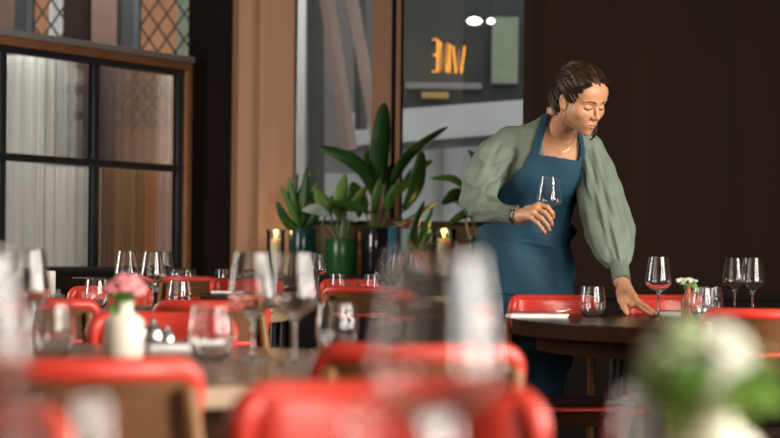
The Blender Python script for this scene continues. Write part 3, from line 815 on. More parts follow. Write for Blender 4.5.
bouquet(PX(125, 3.44), 3.44, ZT, 'cream bottle vase with pink flowers on the grey-brown table', [(r * 1.12, z) for r, z in VASE], 'cream_ceramic', 0.108,
        [(-0.022, -0.006, 0.030, 0.017, 'petal_pink'), (0.004, -0.012, 0.036, 0.018, 'petal_pink'), (0.024, -0.004, 0.027, 0.017, 'petal_pink'), (-0.006, 0.012, 0.042, 0.016, 'petal_pink'), (0.016, 0.014, 0.04, 0.015, 'petal_pink'), (-0.026, 0.01, 0.018, 0.012, 'petal_pink')],
        [(((0, 0, -.02), (-.012, -.014, .0), (-.018, -.02, -.036)), 0.02, 'leaf_mid'), (((0, 0, -.01), (-.016, -.008, .014), (-.028, -.012, .004)), 0.016, 'leaf_mid')] + rleaves(9, 0.03, 0.02, 0.016, ['leaf_light', 'leaf_mid']), '')
bouquet(PX(714, 1.25), 1.25, ZT, 'big blurred vase of white and green flowers at the bottom right, nearest the viewer', VASE, 'cream_ceramic', 0.108,
        [(-0.030, -0.004, 0.031, 0.019, 'petal_cream'), (-0.014, 0.010, 0.037, 0.018, 'petal_cream'), (0.006, -0.010, 0.035, 0.020, 'petal_white'), (0.034, 0.0, 0.023, 0.013, 'petal_apricot'), (-0.036, 0.012, 0.013, 0.014, 'petal_green'), (0.002, -0.02, 0.013, 0.013, 'petal_white'), (-0.022, -0.012, 0.045, 0.014, 'petal_green')],
        rleaves(64, 0.050, 0.022, 0.026, ['leaf_mid', 'leaf_fresh', 'leaf_fresh']) + rleaves(8, 0.04, -0.03, 0.02, ['leaf_fresh']), '')
BUD = [(0.0005, 0), (0.0215, 0), (0.0235, 0.003), (0.0235, 0.060), (0.021, 0.072), (0.013, 0.082), (0.0095, 0.088), (0.0095, 0.100), (0.0115, 0.103), (0.0115, 0.106), (0.008, 0.106), (0.0075, 0.09), (0.019, 0.07), (0.02, 0.006), (0.0005, 0.005)]
bouquet(PX(688.5, 6.22), 6.22, ZT, 'brown bud vase with tiny white flowers on the dark table', BUD, 'brown_ceramic', 0.104,
        [(-0.034, -0.002, 0.022, 0.0075, 'petal_white'), (-0.022, 0.004, 0.025, 0.008, 'petal_white'), (-0.010, -0.003, 0.024, 0.0085, 'petal_white'), (0.002, 0.0, 0.027, 0.008, 'petal_white'), (0.012, 0.004, 0.025, 0.0075, 'petal_white'), (0.024, -0.002, 0.020, 0.0085, 'petal_white'), (-0.016, 0.0, 0.016, 0.007, 'petal_cream'), (0.006, -0.008, 0.018, 0.007, 'petal_cream')],
        [(((0, 0, -.01), (.016, -.004, .012), (.036, -.006, -.016)), 0.016, 'leaf_light'), (((0, 0, -.01), (.014, -.008, .006), (.028, -.01, -.022)), 0.014, 'leaf_mid'), (((0, 0, -.01), (-.014, -.004, .01), (-.03, -.006, .008)), 0.010, 'leaf_mid'), (((0, 0, -.01), (-.004, -.006, .008), (-.016, -.012, .006)), 0.010, 'leaf_mid')], '')

# ================================================================== LEDGE WITH PLANTS
YL = 13.0
LS = YL / F                       # metres per pixel on the ledge
ZL = CZ + (HY - 275) * LS         # ledge height
lg = thing('plant_ledge', 'black ledge carrying the potted plants and candles below the window', 'ledge', (0, 0, 0))
bar(PX(236, YL), 1.3, 12.72, 13.55, ZL - 0.05, ZL, 'ledge_top', 'counter_black', lg)
MB().box(PX(242, YL), 1.28, 12.80, 13.5, 0, ZL - 0.05).build('ledge_body', 'counter_black', lg, smooth=False)
def pot(t, px, wpx, ytop, m, taper=1.0, d=YL, thick=0.008):
    r = wpx * LS / 2; h = CZ + (HY - ytop) / F * d - ZL
    MB().lathe([(0.0005, 0), (r * taper - 0.004, 0), (r * taper, 0.004), (r, h - 0.004), (r - 0.002, h), (r - thick, h), (r - thick, h - 0.03), (0.0005, h - 0.03)], 40).build('pot', m, t)
    MB().lathe([(r - thick - 0.001, h - 0.028), (r * .5, h - 0.022), (0.0005, h - 0.02)], 24).build('soil', 'soil', t)
    return h
def plant(name, label, px, d=YL):
    return thing(name, label, 'potted plant', (PX(px, d), d, ZL + 0.0005), 0, 'potted plants on the ledge')
def pleaf(t, pts, wpx, m, side=(1, 0, 0), fold=0.22, stem=None, d=YL, prof=None):
    """pts: (px, py, depth offset); blade through the points, optional stem from the first point to the pot"""
    o = t.location
    w_ = [P(a, b, d + c) - o for a, b, c in pts]
    link('leaf', leaf_mesh(w_, wpx * LS, fold=fold, side=side, wprof=prof), m, t)
    if stem is not None:
        s_ = [P(a, b, d + c) - o for a, b, c in stem] + [w_[0]]
        MB().tube(s_, [0.006] * len(s_), n=8).build('stem', m, t)
# --- teal pot, upright dark leaves
t = plant('teal_pot_plant', 'dark leafy plant in a teal pot next to the left candle', 302)
pot(t, 302, 27, 229, 'pot_teal')
for pts, wp, m in (([(301, 232, 0), (303, 205, -.02), (306, 166, .0)], 9, 'leaf_dark'), ([(300, 232, 0), (294, 212, -.05), (288, 178, -.06)], 9, 'leaf_mid'),
                   ([(299, 234, 0), (286, 222, -.06), (276, 202, -.1)], 9, 'leaf_dark'), ([(304, 232, 0), (309, 210, .03), (316, 182, .02)], 8, 'leaf_mid'),
                   ([(298, 232, .03), (292, 205, .05), (297, 174, .06)], 8, 'leaf_dark'), ([(300, 230, -.04), (289, 205, -.08), (280, 187, -.1)], 6, 'leaf_mid'),
                   ([(305, 232, -.04), (313, 222, -.1), (322, 204, -.13)], 8, 'leaf_dark'), ([(303, 230, .05), (300, 200, .1), (310, 172, .13)], 8, 'leaf_mid'),
                   ([(297, 232, -.06), (288, 226, -.13), (281, 218, -.2)], 7, 'leaf_mid')):
    pleaf(t, pts, wp * 1.3, m, side=(1, 0.2, 0.15))
# --- green cylinder pot, broad light leaves
t = plant('green_pot_plant', 'plant with broad light leaves in a glossy green cylinder pot', 341)
pot(t, 341, 32, 239, 'pot_green')
for pts, wp, m, st in (([(331, 215, -.05), (324, 205, -.09), (315, 189, -.13)], 15, 'leaf_light', [(338, 245, 0), (333, 230, -.03)]),
                       ([(336, 212, .0), (340, 195, -.02), (345, 173, .0)], 12, 'leaf_light', [(340, 245, 0), (337, 230, 0)]),
                       ([(350, 212, .02), (357, 202, .02), (366, 186, .0)], 13, 'leaf_light', [(344, 245, 0), (348, 228, .02)]),
                       ([(352, 218, .04), (361, 209, .06), (371, 203, .06)], 12, 'leaf_mid', [(345, 245, 0), (349, 230, .03)]),
                       ([(330, 204, -.12), (348, 205, -.18), (372, 214, -.2)], 9, 'leaf_dark', [(339, 245, -.02), (332, 225, -.08)]),
                       ([(329, 216, -.1), (316, 210, -.15), (301, 211, -.18)], 10, 'leaf_pale', [(338, 245, -.02), (333, 228, -.06)]),
                       ([(342, 222, -.08), (349, 216, -.12), (357, 222, -.15)], 11, 'leaf_pale', [(341, 245, 0), (341, 232, -.05)]),
                       ([(346, 212, .06), (350, 195, .1), (352, 182, .1)], 11, 'leaf_mid', [(343, 245, 0), (345, 228, .04)]),
                       ([(345, 222, .0), (338, 210, .05), (330, 196, .08)], 11, 'leaf_mid', [(342, 245, 0), (344, 232, 0)])):
    pleaf(t, pts, wp * 1.25, m, side=(0.8, 0.3, 0.5), stem=st, fold=0.15)
MB().tube([P(337, 245, YL) - t.location, P(322, 225, YL - .05) - t.location, P(330, 205, YL - .08) - t.location], 0.009, n=8).build('trunk', 'stem_brown', t)
# --- aspidistra in a black glass pot
t = plant('aspidistra', 'tall plant with long dark blade leaves in a black glass pot', 375)
pot(t, 375, 27, 228, 'dark_glass')
asp = lambda q: math.sin(math.pi * min(1, q * 0.95 + 0.05)) ** 0.6
for pts, wp, m, st in (([(380, 185, 0), (379, 160, -.02), (381, 130, -.04), (383, 102, -.02)], 22, 'leaf_dark', [(375, 235, 0), (378, 208, 0)]),
                       ([(374, 196, -.03), (364, 172, -.1), (345, 157, -.16), (317, 147, -.2)], 15, 'leaf_dark', [(374, 235, 0), (376, 214, 0)]),
                       ([(391, 184, .0), (404, 161, -.06), (422, 144, -.1), (447, 126, -.14)], 15, 'leaf_dark', [(377, 235, 0), (384, 205, 0)]),
                       ([(404, 210, .0), (415, 190, -.05), (419, 170, -.08), (421, 150, -.08)], 17, 'leaf_dark', [(378, 235, 0), (392, 222, 0)]),
                       ([(371, 192, .06), (367, 172, .09), (366, 150, .12)], 12, 'leaf_mid', [(373, 235, 0), (373, 210, .03)]),
                       ([(400, 192, .08), (414, 172, .1), (432, 160, .12)], 11, 'leaf_mid', [(378, 235, 0), (388, 212, .05)]),
                       ([(388, 212, -.08), (392, 196, -.12), (400, 182, -.12)], 12, 'leaf_mid', [(376, 235, -.02), (383, 224, -.05)]),
                       ([(374, 214, -.06), (377, 196, -.1), (380, 178, -.1)], 10, 'leaf_mid', [(374, 235, -.02), (374, 226, -.04)]),
                       ([(402, 222, -.05), (418, 214, -.1), (440, 199, -.14)], 9, 'leaf_light', [(378, 235, 0), (390, 228, -.02)]),
                       ([(366, 215, .05), (362, 196, .1), (352, 182, .12)], 9, 'leaf_mid', [(373, 235, 0), (369, 226, .03)]),
                       ([(386, 205, .1), (390, 188, .12), (389, 165, .14)], 14, 'leaf_dark', [(376, 235, 0), (381, 220, .05)])):
    pleaf(t, pts, wp, m, side=(0.9, 0.35, 0.2), stem=st, prof=asp)
# --- small plant in an orange pot
t = plant('orange_pot_plant', 'small plant with upright leaves in an orange pot', 418.5, 12.86)
pot(t, 418.5, 19, 252, 'pot_orange', taper=0.85)
for pts, wp, m in (([(417, 252, 0), (414, 230, -.02), (424, 200, -.02)], 11, 'leaf_dark'), ([(420, 252, 0), (428, 236, -.03), (441, 231, -.04)], 8, 'leaf_light'),
                   ([(418, 254, 0), (410, 246, -.03), (408, 234, -.04)], 7, 'leaf_light'), ([(421, 253, -.02), (430, 246, -.06), (440, 240, -.08)], 8, 'leaf_mid'),
                   ([(418, 252, .02), (424, 232, .03), (433, 205, .03)], 9, 'leaf_mid')):
    pleaf(t, pts, wp, m, side=(1, 0.3, 0.3), d=12.86)
# --- plant behind the woman's elbow
t = plant('side_plant', 'leafy plant half hidden behind the woman\'s sleeve', 482, 12.9)
pot(t, 482, 26, 236, 'pot_teal')
for pts, wp, m in (([(464, 188, 0), (452, 178, -.03), (429, 178, -.06)], 9, 'leaf_mid'), ([(466, 196, 0), (455, 194, -.05), (441, 204, -.1)], 15, 'leaf_dark'),
                   ([(474, 212, -.05), (462, 214, -.1), (444, 227, -.16)], 10, 'leaf_mid'), ([(472, 168, 0), (474, 158, 0), (467, 149, -.03)], 8, 'leaf_mid'),
                   ([(470, 204, .05), (458, 200, .1), (447, 190, .12)], 10, 'leaf_dark'), ([(472, 196, 0), (478, 180, 0), (484, 160, 0)], 12, 'leaf_dark')):
    pleaf(t, pts, wp, m, side=(0.5, 0.3, 0.8), d=12.9, fold=0.12)
MB().tube([P(480, 240, 12.9) - t.location, P(470, 215, 12.9) - t.location, P(468, 190, 12.88) - t.location, P(472, 165, 12.9) - t.location], 0.010, n=8).build('trunk', 'stem_tan', t)
MB().tube([P(470, 238, 12.85) - t.location, P(462, 206, 12.82) - t.location], 0.009, n=8).build('trunk', 'stem_tan', t)
# --- hurricane candles
def hurricane(px, wpx, ytop, d, label, candle_top, cw):
    t = thing('hurricane_candle', label, 'candle holder', (PX(px, d), d, ZL + 0.0005), 0, 'lit candles in glass hurricanes')
    r = wpx * LS / 2; h = CZ + (HY - ytop) / F * d - ZL
    MB().lathe([(0.0005, 0), (r * .95, 0), (r, 0.01), (r * .94, 0.04), (r * .94, h - 0.05), (r, h), (r - .005, h), (r * .94 - .005, h - .05), (r * .94 - .005, 0.035), (r * .8, 0.018), (0.0005, 0.018)], 40).build('glass_cylinder', 'green_glass', t)
    ch = CZ + (HY - candle_top) / F * d - ZL; cr = cw * LS / 2
    MB().lathe([(0.0005, 0.0185), (cr, 0.0185), (cr, ch - 0.004), (cr - 0.006, ch), (cr * .4, ch - 0.006), (0.0005, ch - 0.006)], 28).build('wax_pillar', 'wax', t)
    MB().tube([(0, 0, ch - .006), (0, 0, ch + 0.012)], 0.0025, n=6).build('wick', 'black_metal', t)
    MB().lathe([(0.0005, ch + .006), (0.006, ch + .014), (0.0075, ch + .024), (0.004, ch + .042), (0.0005, ch + .056)], 14).build('flame', 'flame', t)
    l = bpy.data.lights.new('candle_light', 'POINT'); l.energy = 1.3; l.color = (1, 0.55, 0.2); l.shadow_soft_size = 0.02
    lo = bpy.data.objects.new('candle_light', l); COL.objects.link(lo); lo.location = (0, 0, ch + 0.072); lo.parent = t
hurricane(275.5, 19, 231, 12.98, 'lit candle in a glass hurricane beside the tan column', 240, 11)
hurricane(443.5, 26, 228, 12.95, 'lit candle in a glass hurricane beside the orange pot', 238, 13)
# --- books and bottle
def book(px0, px1, ytop, d0, d1, m, label, rz=0):
    d = d0
    t = thing('book', label, 'book', (PX((px0 + px1) / 2, d), (d0 + d1) / 2, ZL + 0.0005), rz, 'books on the ledge')
    hw = (px1 - px0) / 2 * LS; h = CZ + (HY - ytop) / F * d - ZL; hd = (d1 - d0) / 2
    link('cover', bevel_box(-hw, hw, -hd, -hd + 0.004, 0, h, 0.0015), m, t)
    link('cover', bevel_box(-hw, hw, hd - 0.004, hd, 0, h, 0.0015), m, t)
    link('spine', bevel_box(-hw, -hw + 0.004, -hd + .004, hd - .004, 0, h, 0.0015), m, t)
    link('pages', bevel_box(-hw + .004, hw - .003, -hd + .004, hd - .004, 0.003, h - .003, 0.001), 'paper', t)
    return t, hw, h, hd
book(388, 397, 227, 12.93, 13.05, 'book_blue', 'deep blue book beside the black glass pot')
book(399.5, 431, 228.5, 12.97, 13.01, 'book_sky', 'pale blue book standing behind the orange pot')
tt, hw, h, hd = book(384, 416, 219, 13.18, 13.23, 'book_maroon', 'maroon book with white lettering behind the blue books')
for k, (xo, zo, wd) in enumerate(((-0.035, -0.025, 0.10), (-0.03, -0.045, 0.05))):
    o = MB().box(-wd / 2, wd / 2, -0.001, 0, -0.004, 0.004).build('lettering', 'paper', tt, smooth=False); o.location = (xo + 0.03, -hd - 0.0005, h + zo)
t = thing('bottle', 'slim amber bottle between the green pot and the black pot', 'bottle', (PX(359.5, 13.05), 13.05, ZL + 0.0005))
MB().lathe([(0.0005, 0), (0.022, 0), (0.024, 0.004), (0.024, 0.19), (0.018, 0.22), (0.009, 0.245), (0.009, 0.30), (0.0005, 0.30)], 24).build('body', 'amber_bottle', t)
MB().lathe([(0.0005, 0.3), (0.0115, 0.3), (0.0115, 0.33), (0.0005, 0.33)], 16).build('cap', 'black_metal', t)
#WOMAN
# ================================================================== THE WOMAN (signed distance fields -> one surface per garment / body)
f32 = np.float32
def grid(lo, hi, h):
    ax = [np.arange(a, b + h, h, dtype=f32) for a, b in zip(lo, hi)]
    X, Y, Z = np.meshgrid(*ax, indexing='ij', sparse=False)
    return X, Y, Z, np.array(lo, float), h
def smin(a, b, k):
    h = np.clip(0.5 + 0.5 * (b - a) / k, 0, 1); return b + (a - b) * h - k * h * (1 - h)
def smax(a, b, k): return -smin(-a, -b, k)
def rcone(X, Y, Z, a, b, ra, rb):
    a = [float(v) for v in a]; b = [float(v) for v in b]
    d = [b[i] - a[i] for i in range(3)]; L2 = sum(v * v for v in d) + 1e-12
    t = np.clip(((X - a[0]) * d[0] + (Y - a[1]) * d[1] + (Z - a[2]) * d[2]) / L2, 0, 1)
    return np.sqrt((X - a[0] - t * d[0]) ** 2 + (Y - a[1] - t * d[1]) ** 2 + (Z - a[2] - t * d[2]) ** 2) - (ra + (rb - ra) * t)
def chain(X, Y, Z, pts, rads, k=0.012):
    o = None
    for i in range(len(pts) - 1):
        c = rcone(X, Y, Z, pts[i], pts[i + 1], rads[i], rads[i + 1]); o = c if o is None else smin(o, c, k)
    return o
def ell(X, Y, Z, c, r):
    x = (X - c[0]) / r[0]; y = (Y - c[1]) / r[1]; z = (Z - c[2]) / r[2]
    k0 = np.sqrt(x * x + y * y + z * z); k1 = np.sqrt((x / r[0]) ** 2 + (y / r[1]) ** 2 + (z / r[2]) ** 2) + 1e-6
    return k0 * (k0 - 1) / k1
def nets(f, lo, h):
    """naive surface nets"""
    s = f < 0
    nx, ny, nz = f.shape
    acc = np.zeros((nx - 1, ny - 1, nz - 1, 3), f32); cnt = np.zeros((nx - 1, ny - 1, nz - 1), f32)
    corners = [(i, j, k) for i in (0, 1) for j in (0, 1) for k in (0, 1)]
    def sl(c): return tuple(slice(c[q], c[q] + (nx, ny, nz)[q] - 1) for q in range(3))
    for ax in range(3):
        for c in corners:
            if c[ax]: continue
            c2 = list(c); c2[ax] = 1
            A, B = f[sl(c)], f[sl(c2)]; m = (A < 0) != (B < 0)
            if not m.any(): continue
            t = A[m] / (A[m] - B[m])
            for q in range(3):
                acc[..., q][m] += c[q] + (t if q == ax else 0)
            cnt[m] += 1
    act = cnt > 0
    idx = -np.ones(act.shape, np.int64); idx[act] = np.arange(act.sum())
    ii = np.argwhere(act)
    V = (ii + acc[act] / cnt[act][:, None]) * h + np.array(lo)
    Fs = []
    for ax in range(3):
        a1, a2 = [(1, 2), (2, 0), (0, 1)][ax]
        A = f[tuple(slice(0, -1) if q == ax else slice(1, -1) for q in range(3))]
        B = f[tuple(slice(1, None) if q == ax else slice(1, -1) for q in range(3))]
        m = (A < 0) != (B < 0); loc = np.argwhere(m)
        if len(loc) == 0: continue
        loc = loc + np.array([0 if q == ax else 1 for q in range(3)])
        def at(d1, d2):
            p = loc.copy(); p[:, a1] -= d1; p[:, a2] -= d2; return idx[p[:, 0], p[:, 1], p[:, 2]]
        q = np.stack([at(1, 1), at(0, 1), at(0, 0), at(1, 0)], 1)
        flip = ~(A[m] < 0); q[flip] = q[flip][:, ::-1]
        Fs.append(q)
    return V, np.concatenate(Fs)
def relax(V, Fc, it=2, lam=0.5):
    for _ in range(it):
        S_ = np.zeros_like(V); n = np.zeros(len(V))
        for a in range(4):
            for b in ((a + 1) % 4, (a + 3) % 4):
                np.add.at(S_, Fc[:, a], V[Fc[:, b]]); np.add.at(n, Fc[:, a], 1)
        V = V + lam * (S_ / np.maximum(n, 1)[:, None] - V)
    return V
def biggest(V, Fc):
    lab = np.arange(len(V))
    while True:
        m = lab[Fc].min(1); new = lab.copy()
        for a in range(4): np.minimum.at(new, Fc[:, a], m)
        new = new[new]
        if (new == lab).all(): break
        lab = new
    ids, n = np.unique(lab, return_counts=True)
    keep = lab == ids[n.argmax()]; re = np.cumsum(keep) - 1
    return V[keep], re[Fc[keep[Fc[:, 0]]]]
def npmesh(name, parts):
    vs = []; fs = []; o = 0
    for V, Fc in parts: vs.append(V); fs.append(Fc + o); o += len(V)
    V = np.concatenate(vs); Fc = np.concatenate(fs)
    me = bpy.data.meshes.new(name); me.from_pydata(V.tolist(), [], Fc.tolist()); me.update()
    me.polygons.foreach_set('use_smooth', [True] * len(me.polygons))
    return me
def poly2d(U, W, pts):
    """signed distance to a polygon in the (x,z) plane, negative inside"""
    d = np.full(U.shape, 1e9, f32); ins = np.zeros(U.shape, bool); n = len(pts)
    for i in range(n):
        x0, y0 = pts[i]; x1, y1 = pts[(i + 1) % n]; ex, ey = x1 - x0, y1 - y0
        t = np.clip(((U - x0) * ex + (W - y0) * ey) / (ex * ex + ey * ey + 1e-12), 0, 1)
        d = np.minimum(d, (U - x0 - t * ex) ** 2 + (W - y0 - t * ey) ** 2)
        c = ((y0 > W) != (y1 > W)) & (U < (x1 - x0) * (W - y0) / (y1 - y0 + 1e-12) + x0)
        ins ^= c
    d = np.sqrt(d); return np.where(ins, -d, d)
def T(px, py, d): v = P(px, py, d); return (v.x, v.y, v.z)

person = thing('person', 'woman in sage blouse and blue apron leaning over the table, holding a wine glass', 'person', (PX(515, 6.86), 6.86, 0))
PO = np.array([PX(515, 6.86), 6.86, 0.0])
def put(name, parts, m, mesh=None):
    parts = [(V - PO, Fc) for V, Fc in parts]
    return link(name, npmesh(name, parts), m, person)

# ---- torso profile: (photo row, centre column, half width px, centre distance, half depth m)
TS = [(420, 513, 44, 6.885, 0.13), (360, 515, 46, 6.88, 0.13), (300, 519, 49, 6.87, 0.128), (262, 521, 47, 6.86, 0.122), (236, 525, 44, 6.845, 0.112), (216, 529, 41, 6.83, 0.104),
      (190, 538, 40, 6.80, 0.110), (168, 547, 41, 6.765, 0.120), (150, 551, 43, 6.74, 0.105), (140, 553, 39, 6.725, 0.088), (130, 555.5, 29, 6.71, 0.072), (122, 558, 20, 6.70, 0.06), (112, 560, 14, 6.69, 0.05)]
tz = np.array([T(0, r[0], r[3])[2] for r in TS]); o_ = np.argsort(tz); tz = tz[o_]
tcx = np.array([PX(r[1], r[3]) for r in TS])[o_]; thw = np.array([r[2] * r[3] / F for r in TS])[o_]
tcy = np.array([r[3] for r in TS])[o_]; thd = np.array([r[4] for r in TS])[o_]
def sm_interp(z, ys):
    zz = np.linspace(tz[0], tz[-1], 220); yy = np.interp(zz, tz, ys)
    k = np.ones(17) / 17; yy = np.convolve(np.pad(yy, 8, mode='edge'), k, 'valid')
    return np.interp(z, zz, yy).astype(f32)
def torso(X, Y, Z):
    z1 = Z[0, 0, :]
    cx, cy, a, b = (sm_interp(z1, q)[None, None, :] for q in (tcx, tcy, thw, thd))
    x = np.abs((X - cx) / a); y = np.abs((Y - cy) / b); e = 2.35
    r = (x ** e + y ** e + 1e-9) ** (1 / e)
    d = (r - 1) * (np.minimum(a, b) * 0.95)
    # bust
    for px, rr in ((531, 0.058), (561, 0.058)):
        c = T(px, 176, 6.70); d = smin(d, ell(X, Y, Z, c, (rr, 0.045, rr)), 0.05)
    return np.maximum(d, Z - 1.50)
def waves(X, Y, Z, comps):
    o = np.zeros(X.shape, f32)
    for (kx, ky, kz, ph, amp, warp) in comps:
        q = kx * X + ky * Y + kz * Z + ph + warp * np.sin(9 * X - 7 * Z + ph * 2) + 0.6 * np.sin(14 * Z + 5 * X + ph)
        o += amp * (1 - np.abs(np.sin(q))) ** 1.6
    return o

# ---- arms
RA = [T(508, 140, 6.745), T(492, 158, 6.745), T(481, 182, 6.74), T(476, 201, 6.73), T(486, 209, 6.67), T(500, 212, 6.60), T(521, 215, 6.50)]
LA = [T(588, 146, 6.70), T(596, 170, 6.685), T(600, 192, 6.67), T(604, 212, 6.65), T(609, 230, 6.61), T(614, 246, 6.565), T(619, 259, 6.52), T(622, 280, 6.46)]
XB, YB2, ZB, LO, H = grid((PX(455, 6.7), 6.36, T(0, 300, 6.6)[2]), (PX(642, 6.7), 6.90, T(0, 108, 6.7)[2]), 0.0042)
tor = torso(XB, YB2, ZB)
shoulder = smin(rcone(XB, YB2, ZB, RA[0], T(548, 129, 6.71), 0.046, 0.050), rcone(XB, YB2, ZB, LA[0], T(566, 131, 6.70), 0.042, 0.048), 0.03)
bl = smin(tor, shoulder, 0.03)
sl1 = chain(XB, YB2, ZB, RA[:6], [0.058, 0.068, 0.067, 0.055, 0.050, 0.041], 0.02)
def folds(d, a, b, seed, amp):
    # soft ridges running from a to b, winding a little round the arm
    A_ = Vector(a); D_ = (Vector(b) - A_); L_ = D_.length; D_.normalize()
    u_ = D_.cross(Vector((0, 1, 0))).normalized(); v_ = D_.cross(u_)
    dx, dy, dz = XB - A_.x, YB2 - A_.y, ZB - A_.z
    t_ = (dx * D_.x + dy * D_.y + dz * D_.z) / L_
    an = np.arctan2(dx * v_.x + dy * v_.y + dz * v_.z, dx * u_.x + dy * u_.y + dz * u_.z)
    s_ = np.zeros(d.shape, f32)
    for n_, tw_, ph_, am_ in ((5, 2.5, 0.3, 1.0), (8, -3.5, 1.7, 0.7), (13, 1.5, 2.9, 0.45)):
        s_ += am_ * np.sin(n_ * an + tw_ * 2 * t_ + ph_ + seed + 0.9 * np.sin(6 * t_ + ph_ * 3 + an))
    return d - amp * s_ * np.clip(t_ * 3 + 0.3, 0, 1)
sl1 = folds(sl1, RA[0], RA[3], 0.4, 0.0034)
sl1 = sl1 - waves(XB, YB2, ZB, [(12, 40, -38, 1.9, 0.005, 1.3)]) + 0.003
g1 = T(497, 212, 6.61)
pu = np.exp(-((XB - g1[0]) ** 2 + (YB2 - g1[1]) ** 2 + (ZB - g1[2]) ** 2) / (2 * 0.035 ** 2))
sl1 = sl1 - 0.004 * pu * np.sin(210 * (ZB - g1[2]) + 30 * (YB2 - g1[1]))
sl2 = chain(XB, YB2, ZB, LA[:7], [0.052, 0.060, 0.077, 0.084, 0.083, 0.070, 0.030], 0.022)
sl2 = folds(sl2, LA[0], LA[6], 1.3, 0.0042)
g2 = T(617, 252, 6.54)
pu = np.exp(-((XB - g2[0]) ** 2 + (YB2 - g2[1]) ** 2 + (ZB - g2[2]) ** 2) / (2 * 0.04 ** 2))
sl2 = sl2 - 0.005 * pu * np.sin(190 * (XB - g2[0]) + 60 * (YB2 - g2[1]))
bl = bl - waves(XB, YB2, ZB, [(26, 12, 40, 0.7, 0.003, 1.4), (48, 8, -20, 2.0, 0.002, 1.2)]) + 0.002
bl = smin(bl, smin(sl1, sl2, 0.001), 0.012)
XZ = lambda px, py, d=6.66: (PX(px, d), CZ + (HY - py) / F * d)
# open neckline
NECK = [XZ(549, 100), XZ(546, 124), XZ(541, 140), XZ(543, 156), XZ(562, 166), XZ(578, 160), XZ(575, 146), XZ(574, 134), XZ(578, 100)]
nk = poly2d(XB[:, 0, :], ZB[:, 0, :], NECK)[:, None, :]
cut = np.maximum(np.broadcast_to(nk, bl.shape), YB2 - 6.70)
blouse_full = bl
bl2 = smax(bl, -cut, 0.004)
bl2 = np.maximum(bl2, ZB - T(0, 112, 6.7)[2])
V, Fc = biggest(*nets(bl2, LO, H)); V = relax(V, Fc, 2)
put('blouse', [(V, Fc)], 'blouse')
# cuffs (smocked bands)
def cuff(a, b, r0, r1, seed):
    pts = []; rad = []
    a, b = Vector(a), Vector(b); n = 22
    for i in range(n + 1):
        t = i / n; pts.append(a.lerp(b, t) - Vector(PO)); rad.append(r0 + (r1 - r0) * t + 0.0011 * math.sin(i * 2.2) + (0.003 if i in (0, n) else 0))
    rings = []
    tdir = (b - a).normalized(); u = tdir.cross(Vector((0, 0.3, 1))).normalized(); v = tdir.cross(u)
    for p, r in zip(pts, rad):
        rings.append([p + (u * math.cos(q) + v * math.sin(q)) * (r + 0.0012 * math.sin(q * 17 + seed)) for q in [2 * math.pi * k / 56 for k in range(56)]])
    return MB().loft(rings).build('cuff', 'cuff', person)
cuff(T(492, 211, 6.635), T(515, 214.5, 6.525), 0.036, 0.0315, 0)
cuff(T(618.5, 257.5, 6.53), T(622.0, 279, 6.465), 0.0325, 0.030, 1)

# ---- apron: a cloth shell over the torso, cut to its outline
XA, YAp, ZA, LOa, Ha = grid((PX(460, 6.6), 6.50, 0.40), (PX(600, 6.6), 6.96, T(0, 112, 6.66)[2]), 0.0044)
ta = torso(XA, YAp, ZA)
sh_a = smin(rcone(XA, YAp, ZA, RA[0], T(548, 129, 6.71), 0.046, 0.050), rcone(XA, YAp, ZA, LA[0], T(566, 131, 6.70), 0.042, 0.048), 0.03)
ta = smin(ta, sh_a, 0.03)
low = np.clip((0.95 - ZA) / 0.25, 0, 1)
sw = 0.5 * np.sin(11 * XA + 5 * ZA + 0.8) + 0.4 * np.sin(7 * ZA - 9 * XA)
fold = 0.0068 * np.sin(26 * XA + 30 * ZA + 2.2 * sw) * np.clip((1.22 - ZA) / 0.12, 0, 1) + 0.0028 * np.sin(44 * ZA - 24 * XA + 3 * sw + 1) * np.exp(-((ZA - 1.06) / 0.10) ** 2) + 0.0008 * np.sin(60 * ZA + 18 * XA + 2 * sw)
hang = 0.006 * np.sin(30 * XA + 1.2 * sw) * low
off = ta - 0.007 - fold * 0.9 - hang - 0.012 * low
shell = np.abs(off) - 0.0035
BIB = [XZ(528.5, 152), XZ(545, 154), XZ(565, 157), XZ(584, 160), XZ(584, 175), XZ(584, 190), XZ(577, 203), XZ(573, 220), XZ(600, 245), XZ(600, 640), XZ(440, 640), XZ(440, 250), XZ(486, 222), XZ(491, 205), XZ(499, 189), XZ(512, 176), XZ(522, 165)]
ps = poly2d(XA[:, 0, :], ZA[:, 0, :], BIB)[:, None, :]
z1 = ZA[0, 0, :]
cyl = sm_interp(z1, tcy)[None, None, :]
front = YAp - (cyl + np.where(z1 < 1.06, 0.10, 0.02)[None, None, :])
ap = smax(smax(shell, np.broadcast_to(ps, shell.shape), 0.002), front, 0.002)
# straps
S1 = [XZ(528.5, 155), XZ(537, 155), XZ(545.5, 124), XZ(548, 112), XZ(541, 110), XZ(537, 122), XZ(532, 140)]
S2 = [XZ(577, 161), XZ(585, 162), XZ(583.5, 145), XZ(579.5, 128), XZ(574, 116), XZ(570, 118), XZ(575, 132), XZ(578, 146)]
sshell = np.abs(ta - 0.0065) - 0.0035
for sp in (S1, S2):
    q = poly2d(XA[:, 0, :], ZA[:, 0, :], sp)[:, None, :]
    ap = np.minimum(ap, smax(smax(sshell, np.broadcast_to(q, shell.shape), 0.002), YAp - 6.74, 0.002))
V, Fc = biggest(*nets(ap, LOa, Ha)); V = relax(V, Fc, 2)
apron_o = put('apron', [(V, Fc)], 'apron')
